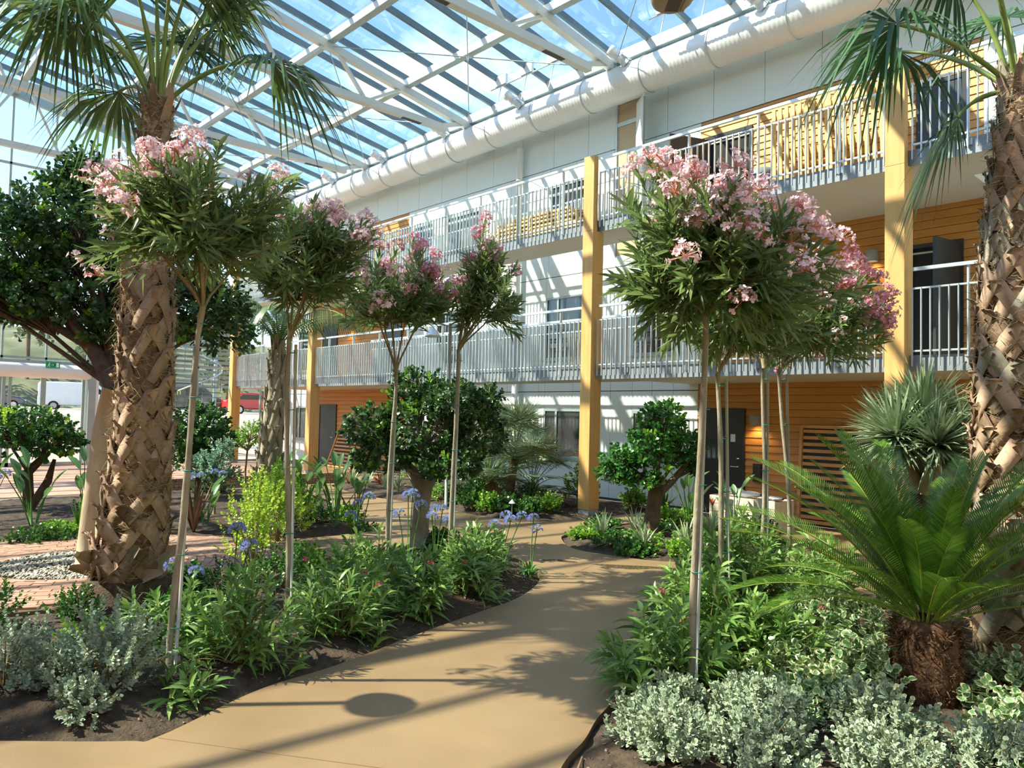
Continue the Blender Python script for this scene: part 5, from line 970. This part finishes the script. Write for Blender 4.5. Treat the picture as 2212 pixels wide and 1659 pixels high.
# ------------------------------------------------------------------ mediterranean fan palm by the white wall
def bush_palm(label, loc, heads, seed, mat='fan_leaf'):
    t_ = thing('dwarf_fan_palm', label, 'palm', (loc[0], loc[1], soil_z(*loc))); rg = random.Random(seed); ms = [frond_meshes(seed*20+i, .72, a0, a1, .6, 26, .2, mat, 'petiole', .55, .008, 1.85) for i, (a0, a1) in enumerate(((82, 60), (62, 30), (40, 5), (20, -25)))]
    for rx, fy, h, n in heads:
        c = RT*rx+FW*fy; c = Vector((c.x, c.y, h)); MB().tube([(0, 0, -.05), c*.6, c], [.11, .1, .09], 10).build('trunk', 'palm_core', t_, local=True)
        for i in range(n): add_frond(t_, ms[(i*3+i//4) % 4], c, i*2.399+seed, 0, rg.uniform(.95, 1.25))
    return t_
bush_palm('bushy grey-green dwarf fan palm in front of the white wall', (-12.3, 11.3), ((.15, 0, 1.0, 34), (-.4, -.1, .5, 26), (.55, -.2, .35, 22)), 6)
# ------------------------------------------------------------------ lamps on posts
def dome_lamp(label, p, side, h, dia):
    t_ = thing('garden_lamp', label, 'lamp', (*p, 0)); hd = Vector((p[0], p[1], h))+Vector(side)
    MB().tube([(*p, -.05), (*p, h+.18)], .035, 12).build('pole', 'lamp_grey', t_); MB().tube([(*p, h+.12), Vector((p[0], p[1], h+.16))+Vector(side)*.7, hd+Vector((0, 0, .16))], .012, 8).build('arm', 'lamp_grey', t_)
    r_ = dia/2; MB().lathe([(.001, .2*dia+.32*dia), (.1*dia, .5*dia), (.16*dia, .46*dia), (.34*dia, .32*dia), (.46*dia, .12*dia), (r_, 0), (r_*.97, 0), (.43*dia, .12*dia), (.3*dia, .3*dia), (.001, .4*dia)], 24, hd-Vector((0, 0, .34*dia))).build('dome_shade', 'galv', t_); MB().lathe([(.001, .05), (.05, .04), (.05, -.03), (.001, -.06)], 10, hd).build('bulb', 'white', t_)
dome_lamp('grey dome lamp on a pole in front of the lower balcony', (-13.1, 10.25), tuple(-RT*.38), 3.78, .36)
dome_lamp('grey dome lamp on a pole outside the picture at the left', (-6.5, .35), tuple(RT*.35+Vector((0, 0, 0))), 3.3, .44)
# ------------------------------------------------------------------ under-planting, left bed
YOL = 'young oleander clumps'
def young(label, loc, rad, tw, seed, mat='ol_leaf_young', L=.23, W=.032, k=15, fl=0, z=None):
    rad = tuple(q*1.15 for q in rad); tw = int(tw*1.4); t_ = shrub('oleander_shrub', label, 'shrub', loc, rad, tw, k, .26, L, W, mat, seed, LANCE, YOL, 1.05, .35, .45, -.15, .4, .2, True, .12, z=z); rg = random.Random(seed)
    for i in range(fl):
        a = rg.uniform(0, 6.28); inst('flower_cluster', CL_R[i % 2], (math.cos(a)*rad[0]*.7, math.sin(a)*rad[1]*.7, rad[2]*rg.uniform(.6, 1.05)), t_, (0, 0, a), (.75,)*3)
    return t_
CL_R = [flower_cluster(90+i, 9, .05, .017, ('rose_dark', 'bud')) for i in range(2)]
young('leafy young oleander clump beside the nearest left stem', (-5.75, 2.55), (.44, .44, .5), 34, 101); young('young oleander clump at the path edge with a drooping pink flower', (-5.95, 3.5), (.42, .42, .42), 32, 102, fl=1)
young('young oleander clump with red buds, middle of left bed', (-6.5, 3.9), (.5, .5, .5), 40, 103, fl=3); young('young oleander clump at the bed edge below the third stem', (-6.25, 4.55), (.44, .44, .45), 36, 104, fl=2)
young('young oleander clump near the bend of the path, right end of left bed', (-6.5, 5.4), (.45, .45, .45), 36, 105, fl=1); young('young oleander clump behind the third pink oleander stem', (-7.2, 4.7), (.5, .5, .5), 38, 106); young('young oleander sprouting between nearest left stem and palm', (-6.55, 2.35), (.45, .45, .4), 32, 107)
young('low spreading oleander shoot lying on the soil by the path corner', (-5.42, 1.98), (.25, .25, .12), 7, 108); young('young oleander clump near the agapanthus at the bed tip', (-6.95, 5.9), (.45, .45, .5), 36, 109)
agapanthus('agapanthus with full blue heads at the bend of the path', (-7.1, 6.4), 111, [(.1, .1, .62), (-.05, .16, .66), (.2, .2, .68), (.02, -.1, .58)])
agapanthus('agapanthus beside the stout trunk of the round dark tree', (-8.0, 6.1), 112, [(.05, -.1, .6), (-.15, .1, .66), (.1, .12, .55), (.2, -.05, .7)]); agapanthus('agapanthus at the back edge of the left bed', (-8.5, 5.2), 113, [(-.1, .1, .75), (.05, -.1, .62), (.15, .1, .85)], 34)
agapanthus('agapanthus with blue heads beside the nearest left stem', (-6.85, 2.55), 114, [(-.1, -.12, .55), (.06, .02, .5)], 34, .4); agapanthus('agapanthus with a pale blue head in front of the yellow-green shrub', (-7.15, 3.05), 115, [(.08, .12, .62), (-.15, .1, .75)], 34, .4)
shrub('lime_shrub', 'tall yellow-green shrub with fine leaves between palm and second stem', 'shrub', (-8.5, 3.9), (.5, .5, .95), 130, 14, .22, .04, .028, 'lime_leaf', 121, cz=.45, lo=.3); shrub('lime_shrub', 'lower green shrub under the yellow-green one', 'shrub', (-7.9, 3.9), (.55, .55, .42), 130, 14, .16, .04, .024, 'mid_leaf', 122); shrub('small_leaf_shrub', 'fine leafed green shrub right of the palm foot', 'shrub', (-7.6, 3.2), (.42, .42, .4), 100, 14, .15, .035, .02, 'mid_leaf', 123)
shrub('lime_shrub', 'bright yellow-green shrub farther back beside the strelitzias', 'shrub', (-10.9, 5.3), (.6, .6, .85), 150, 13, .2, .05, .04, 'lime_leaf', 124, cz=.4); shrub('bright_shrub', 'bright green leafy shrub behind the yellow-green one', 'shrub', (-12.0, 5.9), (.7, .7, .8), 150, 12, .2, .07, .045, 'bright_leaf', 125, cz=.4)
SG = 'silver-grey shrubs'
shrub('silver_shrub', 'silver-grey shrub with round leaves in the near left bed, larger one', 'shrub', (-5.78, 1.62), (.44, .44, .5), 150, 20, .16, .036, .024, 'silver_leaf_l', 131, group=SG, cz=.3); shrub('silver_shrub', 'silver-grey shrub cut by the left edge of the picture', 'shrub', (-6.3, 1.1), (.5, .5, .4), 140, 20, .16, .034, .022, 'silver_leaf_l', 132, group=SG, cz=.3)
shrub('silver_shrub', 'silver-grey shrub low in front at the left path corner', 'shrub', (-5.5, 1.4), (.26, .26, .22), 60, 18, .13, .036, .024, 'silver_leaf_l', 133, group=SG); shrub('silver_shrub', 'silver-grey shrub between the left edge and the larger silver one', 'shrub', (-6.05, 1.4), (.35, .35, .34), 90, 18, .15, .034, .022, 'silver_leaf_l', 134, group=SG)
shrub('fern_shrub', 'low bright green parsley-like plant behind the silver shrubs', 'plant', (-6.75, 1.75), (.36, .36, .22), 80, 12, .12, .045, .03, 'bright_leaf', 135); shrub('dark_shrub', 'small dark green shrub left of the palm foot', 'shrub', (-7.85, 1.95), (.34, .34, .26), 90, 12, .12, .04, .025, 'mid_leaf', 136); shrub('dark_shrub', 'small dark green shrub at the left edge by the bricks', 'shrub', (-8.0, 1.2), (.4, .4, .36), 90, 12, .13, .045, .028, 'mid_leaf', 137)
# ------------------------------------------------------------------ middle and far left beds
STG = 'bird of paradise plants'
for i, (x, y, n, h, lb) in enumerate(((-11.55, 6.1, 9, .95, 'strelitzia clump beside the second oleander stem'), (-11.5, 6.65, 10, 1.0, 'strelitzia clump with tall paddle leaves, middle of its bed'), (-11.55, 7.05, 8, .8, 'strelitzia clump at the tip of its bed by the path'), (-13.3, 6.6, 9, 1.05, 'strelitzia clump farther back left of the pale palm'), (-12.8, 7.4, 8, 1.0, 'strelitzia clump farther back right of the pale palm'), (-14.1, 2.75, 10, 1.0, 'strelitzia clump in the far left bed below the clipped tree'), (-14.2, 3.5, 8, 1.05, 'strelitzia clump left of the leaning trunk'), (-14.6, 2.1, 9, .95, 'strelitzia clump at the left edge of the picture'), (-12.6, 4.9, 6, .6, 'small strelitzia right of the palm trunk'))):
    strelitzia(lb, (x, y), 150+i, n, h)
clump('iris_clump', 'upright bright green iris-like clump left of the leaning trunk', 'plant', (-13.45, 3.25), 16, .55, .03, 'bright_leaf', 160, (70, 88), .15); clump('iris_clump', 'upright green iris-like clump in the strelitzia bed', 'plant', (-11.2, 6.75), 14, .4, .025, 'bright_leaf', 161, (68, 88), .15)
clump('dry_clump', 'withered brown leaf clump behind the palm', 'plant', (-12.45, 4.65), 40, .85, .05, 'dry_leaf', 162, (62, 88), .1); shrub('ground_cover', 'low green ground cover at the tip of the strelitzia bed', 'plant', (-11.3, 7.05), (.42, .3, .13), 70, 10, .1, .04, .025, 'mid_leaf', 163)
agapanthus('agapanthus with blue heads at the far left edge', (-14.9, 2.2), 164, [(.1, .0, .85), (.2, .25, .8), (-.1, .1, .9), (.3, .1, .75)], 30, .5); agapanthus('agapanthus with blue heads behind the withered clump', (-13.4, 5.1), 165, [(.0, .0, .75), (.1, .2, .8), (.2, .3, .78), (-.1, -.1, .72)], 30, .5)
for i, (x, y) in enumerate(((-15.5, 4.2), (-15.2, 1.6), (-16.8, 4.9), (-14.9, 7.2), (-16.3, 8.2), (-13.0, 2.6), (-17.5, 6.9))):
    shrub('far_bed_shrub', 'leafy shrub in the far left bed, %s' % ('behind the leaning trunk', 'left of the clipped tree', 'below the dark bush', 'right of the pale palm', 'in front of the far timber post', 'low at the brick ring', 'under the sapling')[i], 'shrub', (x, y), (.55, .55, (.4, .5, .45, .5, .45, .18, .5)[i]), 100, 11, .18, .07, .04, ('mid_leaf', 'bright_leaf', 'dark_leaf', 'bright_leaf', 'mid_leaf', 'mid_leaf', 'dark_leaf')[i], 170+i)
# ------------------------------------------------------------------ bed along the white wall
for i, (x, y) in enumerate(((-17.7, 10.7), (-17.0, 10.75), (-16.4, 10.9), (-15.7, 10.8), (-15.0, 10.9))): clump('flax_clump', 'variegated flax clump behind the round tree, %s from the red plant' % ('first', 'second', 'third', 'fourth', 'fifth')[i], 'plant', (x, y), 44, .7, .034, 'varie_leaf', 180+i, (50, 86), .35, 'variegated flax clumps')
clump('red_plant', 'red leafed cordyline by the far door', 'plant', (-18.2, 10.9), 24, .55, .08, 'red_leaf', 190, (40, 85), .3); clump('red_plant', 'smaller red and green plant beside the cordyline', 'plant', (-17.6, 11.5), 18, .4, .08, 'red_leaf', 191, (40, 85), .3)
for i, (x, y, r_, h, m_) in enumerate(((-12.2, 10.25, .36, .36, 'mid_leaf'), (-11.75, 10.3, .34, .32, 'bright_leaf'), (-11.2, 10.3, .36, .34, 'mid_leaf'), (-10.75, 10.45, .3, .3, 'mid_leaf'), (-10.75, 11.0, .36, .34, 'bright_leaf'), (-11.0, 12.3, .5, .75, 'bright_leaf'), (-13.2, 10.5, .35, .3, 'dark_leaf'), (-13.6, 11.8, .6, .6, 'mid_leaf'), (-14.3, 12.6, .6, .7, 'bright_leaf'), (-15.5, 12.4, .6, .7, 'mid_leaf'), (-16.9, 12.3, .6, .6, 'bright_leaf'), (-10.3, 13.2, .35, .4, 'bright_leaf'))):
    shrub('wall_bed_shrub', 'green shrub in the bed along the white wall, %s' % ('left front corner', 'second at the front edge', 'third at the front edge', 'near the stone foot', 'beside the post', 'climbing leafy one left of the post', 'by the path bend', 'left of the dwarf palm', 'behind the dwarf palm', 'below the white pipe', 'below the far window', 'right behind the post')[i], 'shrub', (x, y), (r_, r_, h), 80, 11, .15, .065, .042, m_, 200+i, cz=.4)
shrub('climber', 'creeper with small leaves climbing the left side of the tall post', 'plant', (-10.6, 12.05), (.14, .14, 1.5), 70, 9, .12, .05, .035, 'mid_leaf', 215, cz=.45, z=0)
agapanthus('agapanthus with a pale blue head near the dwarf fan palm', (-11.4, 11.0), 216, [(.1, .1, .7), (.3, .1, .62)], 26, .4)
t_ = thing('bed_light', 'small white ground light in the bed by the tall post', 'lamp', (-10.95, 10.2, 0)); MB().tube([(-10.95, 10.2, -.05), (-10.95, 10.2, .3)], .012, 8).build('spike', 'galv', t_); MB().lathe([(.07, .28), (.001, .36)], 12, (-10.95, 10.2, 0)).build('cap', 'white', t_)
# ------------------------------------------------------------------ citrus island
for i, (x, y, n) in enumerate(((-8.05, 9.5, 24), (-7.95, 10.2, 26), (-7.1, 9.35, 24), (-6.6, 9.7, 20), (-7.2, 11.3, 24))): clump('spider_plant', 'pale striped spider plant on the citrus island, %s' % ('left end', 'left of the trunk', 'front of the trunk', 'right of the trunk', 'behind the trunk')[i], 'plant', (x, y), n+10, .66, .028, 'varie_leaf', 220+i, (50, 86), .4, 'striped spider plants')
for i, (x, y) in enumerate(((-8.3, 9.5), (-7.5, 9.15), (-7.35, 9.6), (-8.0, 10.9), (-7.0, 10.5), (-6.4, 10.3), (-6.5, 9.4), (-6.2, 11.2), (-7.5, 11.8))): shrub('strawberry_cover', 'low bright ground cover patch on the citrus island, %s' % ('left tip', 'front edge', 'by the front spider plant', 'behind the trunk left', 'right of the trunk', 'far right', 'right front', 'back right', 'back')[i], 'plant', (x, y), (.42, .42, .17), 90, 8, .12, .06, .045, 'bright_leaf' if i % 2 == 0 else 'mid_leaf', 230+i)
strelitzia('strelitzia in front of the ground floor door', (-8.2, 12.1), 240, 9, .85); strelitzia('strelitzia beside the crate with a red flower', (-7.3, 12.2), 241, 9, .8)
t_ = thing('red_flower', 'small red flower beside the crate', 'flower', (-7.75, 12.2, .1)); MB().tube([(-7.75, 12.2, 0), (-7.75, 12.2, .45)], .008, 6).build('stalk', 'strap_leaf', t_)
nb = NB(); nb.leaves(np.tile(V3(-7.75, 12.2, .42), (5, 1)), V3(*[[math.cos(a)*.5, math.sin(a)*.5, 1] for a in range(5)]), np.tile(V3(0, 0, 1.), (5, 1)), .16, .06, OVAL, 0, .2, True); nb.build('petals', 'red_leaf', t_, local=False)
# ------------------------------------------------------------------ front right bed
young('young oleander at the path edge with red-brown flower stalks', (-3.4, 4.7), (.5, .5, .5), 40, 251, L=.23, W=.034, fl=0); young('young oleander behind the nearest right stem', (-3.45, 5.35), (.5, .5, .62), 44, 252, L=.23, W=.034, fl=2); young('tall pale young oleander between the second and third right stems', (-3.85, 6.6), (.5, .5, .85), 50, 253, L=.24, W=.034)
young('young oleander at the back corner of the right bed', (-4.3, 7.4), (.5, .5, .6), 40, 254); young('young oleander beside the crooked stem', (-3.7, 7.9), (.6, .6, .5), 44, 255); young('young oleander reaching over the path at the right', (-4.05, 6.0), (.45, .45, .75), 30, 256, L=.23, W=.034); young('young oleander with dark pink flowers left of the cycad', (-2.95, 5.5), (.45, .45, .45), 36, 257, fl=3)
for i, (x, y, r_, h, lb) in enumerate(((-2.92, 3.95, .34, .2, 'at the path corner'), (-2.6, 3.75, .34, .2, 'lowest in the bottom middle'), (-2.35, 4.35, .3, .27, 'below the dark pink flowers'), (-2.2, 4.0, .34, .2, 'cut by the bottom edge, right of middle'), (-1.85, 4.75, .36, .3, 'in front of the cycad trunk'), (-1.65, 4.35, .36, .2, 'cut by the bottom edge near the cycad'), (-1.25, 4.75, .36, .24, 'in the bottom right corner'), (-2.6, 4.5, .28, .2, 'behind the lowest pair'), (-3.0, 4.3, .26, .2, 'around the foot of the nearest right stem'))):
    shrub('silver_shrub', 'silver-grey shrub with pale edged leaves, %s' % lb, 'shrub', (x, y), (r_, r_, h), 150, 17, .15, .042, .025, 'silver_leaf', 260+i, group=SG, cz=.35, lo=.5)
for i, (x, y, r_, h, lb) in enumerate(((-2.65, 5.3, .42, .26, 'left of the cycad trunk'), (-2.35, 5.5, .4, .34, 'against the cycad trunk'), (-2.5, 6.1, .5, .42, 'behind the cycad trunk on the left'), (-2.3, 5.0, .4, .2, 'creeping between the silver shrubs'), (-1.5, 6.1, .5, .28, 'right of the cycad trunk'), (-1.3, 5.5, .4, .2, 'at the right edge below the cycad'), (-2.9, 6.2, .45, .45, 'below the low left frond'))):
    shrub('ivy', 'variegated ivy %s' % lb, 'plant', (x, y), (r_, r_, h), 80, 8, .18, .075, .064, 'ivy_leaf', 280+i, OVAL, 'variegated ivy', 1.2, .2, .4, -.1, .55, .3, True, .06)
shrub('lime_shrub', 'small bright green plant in the bottom right corner', 'plant', (-.95, 4.6), (.25, .25, .25), 50, 9, .14, .07, .04, 'bright_leaf', 290)

# more low planting that closes the beds
for i, (x, y, rx, h, m_, nm, lb) in enumerate(((-7.0, 9.0, .35, .16, 'mid_leaf', 'ground_cover', 'green ground cover at the front edge of the citrus island'), (-8.6, 10.2, .4, .2, 'mid_leaf', 'ground_cover', 'green ground cover at the left side of the citrus island'), (-6.0, 9.9, .35, .2, 'bright_leaf', 'ground_cover', 'green ground cover at the right end of the citrus island'), (-8.3, 11.6, .45, .3, 'bright_leaf', 'ground_cover', 'taller green cover at the back of the citrus island'), (-6.7, 11.9, .45, .35, 'mid_leaf', 'ground_cover', 'green cover between citrus and crate'),
        (-8.9, 6.9, .4, .22, 'mid_leaf', 'ground_cover', 'green cover behind the stout trunk'), (-8.7, 4.6, .4, .25, 'bright_leaf', 'ground_cover', 'green cover at the back edge of the left bed'), (-7.7, 6.6, .4, .3, 'mid_leaf', 'ground_cover', 'green cover between the blue agapanthus plants'), (-12.1, 6.6, .5, .3, 'mid_leaf', 'ground_cover', 'green cover under the strelitzias'), (-12.3, 7.3, .5, .25, 'bright_leaf', 'ground_cover', 'green cover at the path side of the strelitzia bed'), (-13.0, 4.0, .5, .3, 'mid_leaf', 'ground_cover', 'green cover behind the brick ring'), (-13.4, 3.0, .4, .2, 'bright_leaf', 'ground_cover', 'green cover at the rim of the far left bed'), (-12.9, 11.0, .5, .5, 'mid_leaf', 'ground_cover', 'dense green cover at the foot of the dwarf palm'), (-13.9, 10.7, .5, .35, 'bright_leaf', 'ground_cover', 'green cover left of the dwarf palm at the path'), (-11.6, 11.3, .45, .4, 'dark_leaf', 'ground_cover', 'dark green cover right of the dwarf palm'), (-7.3, 2.6, .35, .25, 'mid_leaf', 'ground_cover', 'green cover in front of the palm foot'), (-8.1, 3.0, .3, .3, 'mid_leaf', 'ground_cover', 'green cover right behind the palm foot'))):
    shrub(nm, lb, 'plant', (x, y), (rx, rx, h), 90, 9, .13, .06, .042, m_, 400+i, cz=.3)
clump('cordyline', 'dark green cordyline behind the citrus trunk', 'plant', (-8.3, 12.3), 26, .7, .06, 'mid_leaf', 430, (45, 85), .35); clump('cordyline', 'dark strappy clump at the white wall right of the tall post', 'plant', (-9.7, 13.4), 24, .75, .06, 'dark_leaf', 431, (50, 85), .3, z=0.0)
agapanthus('agapanthus with several pale heads between third and fourth stems', (-7.75, 5.5), 432, [(.1, .1, .8), (-.1, .05, .9), (.0, -.15, .7), (.2, -.1, .95)], 30, .5)
agapanthus('small agapanthus with one blue head beside the bed tip', (-6.9, 6.75), 433, [(.12, .0, .6), (-.1, .15, .7)], 36, .5)
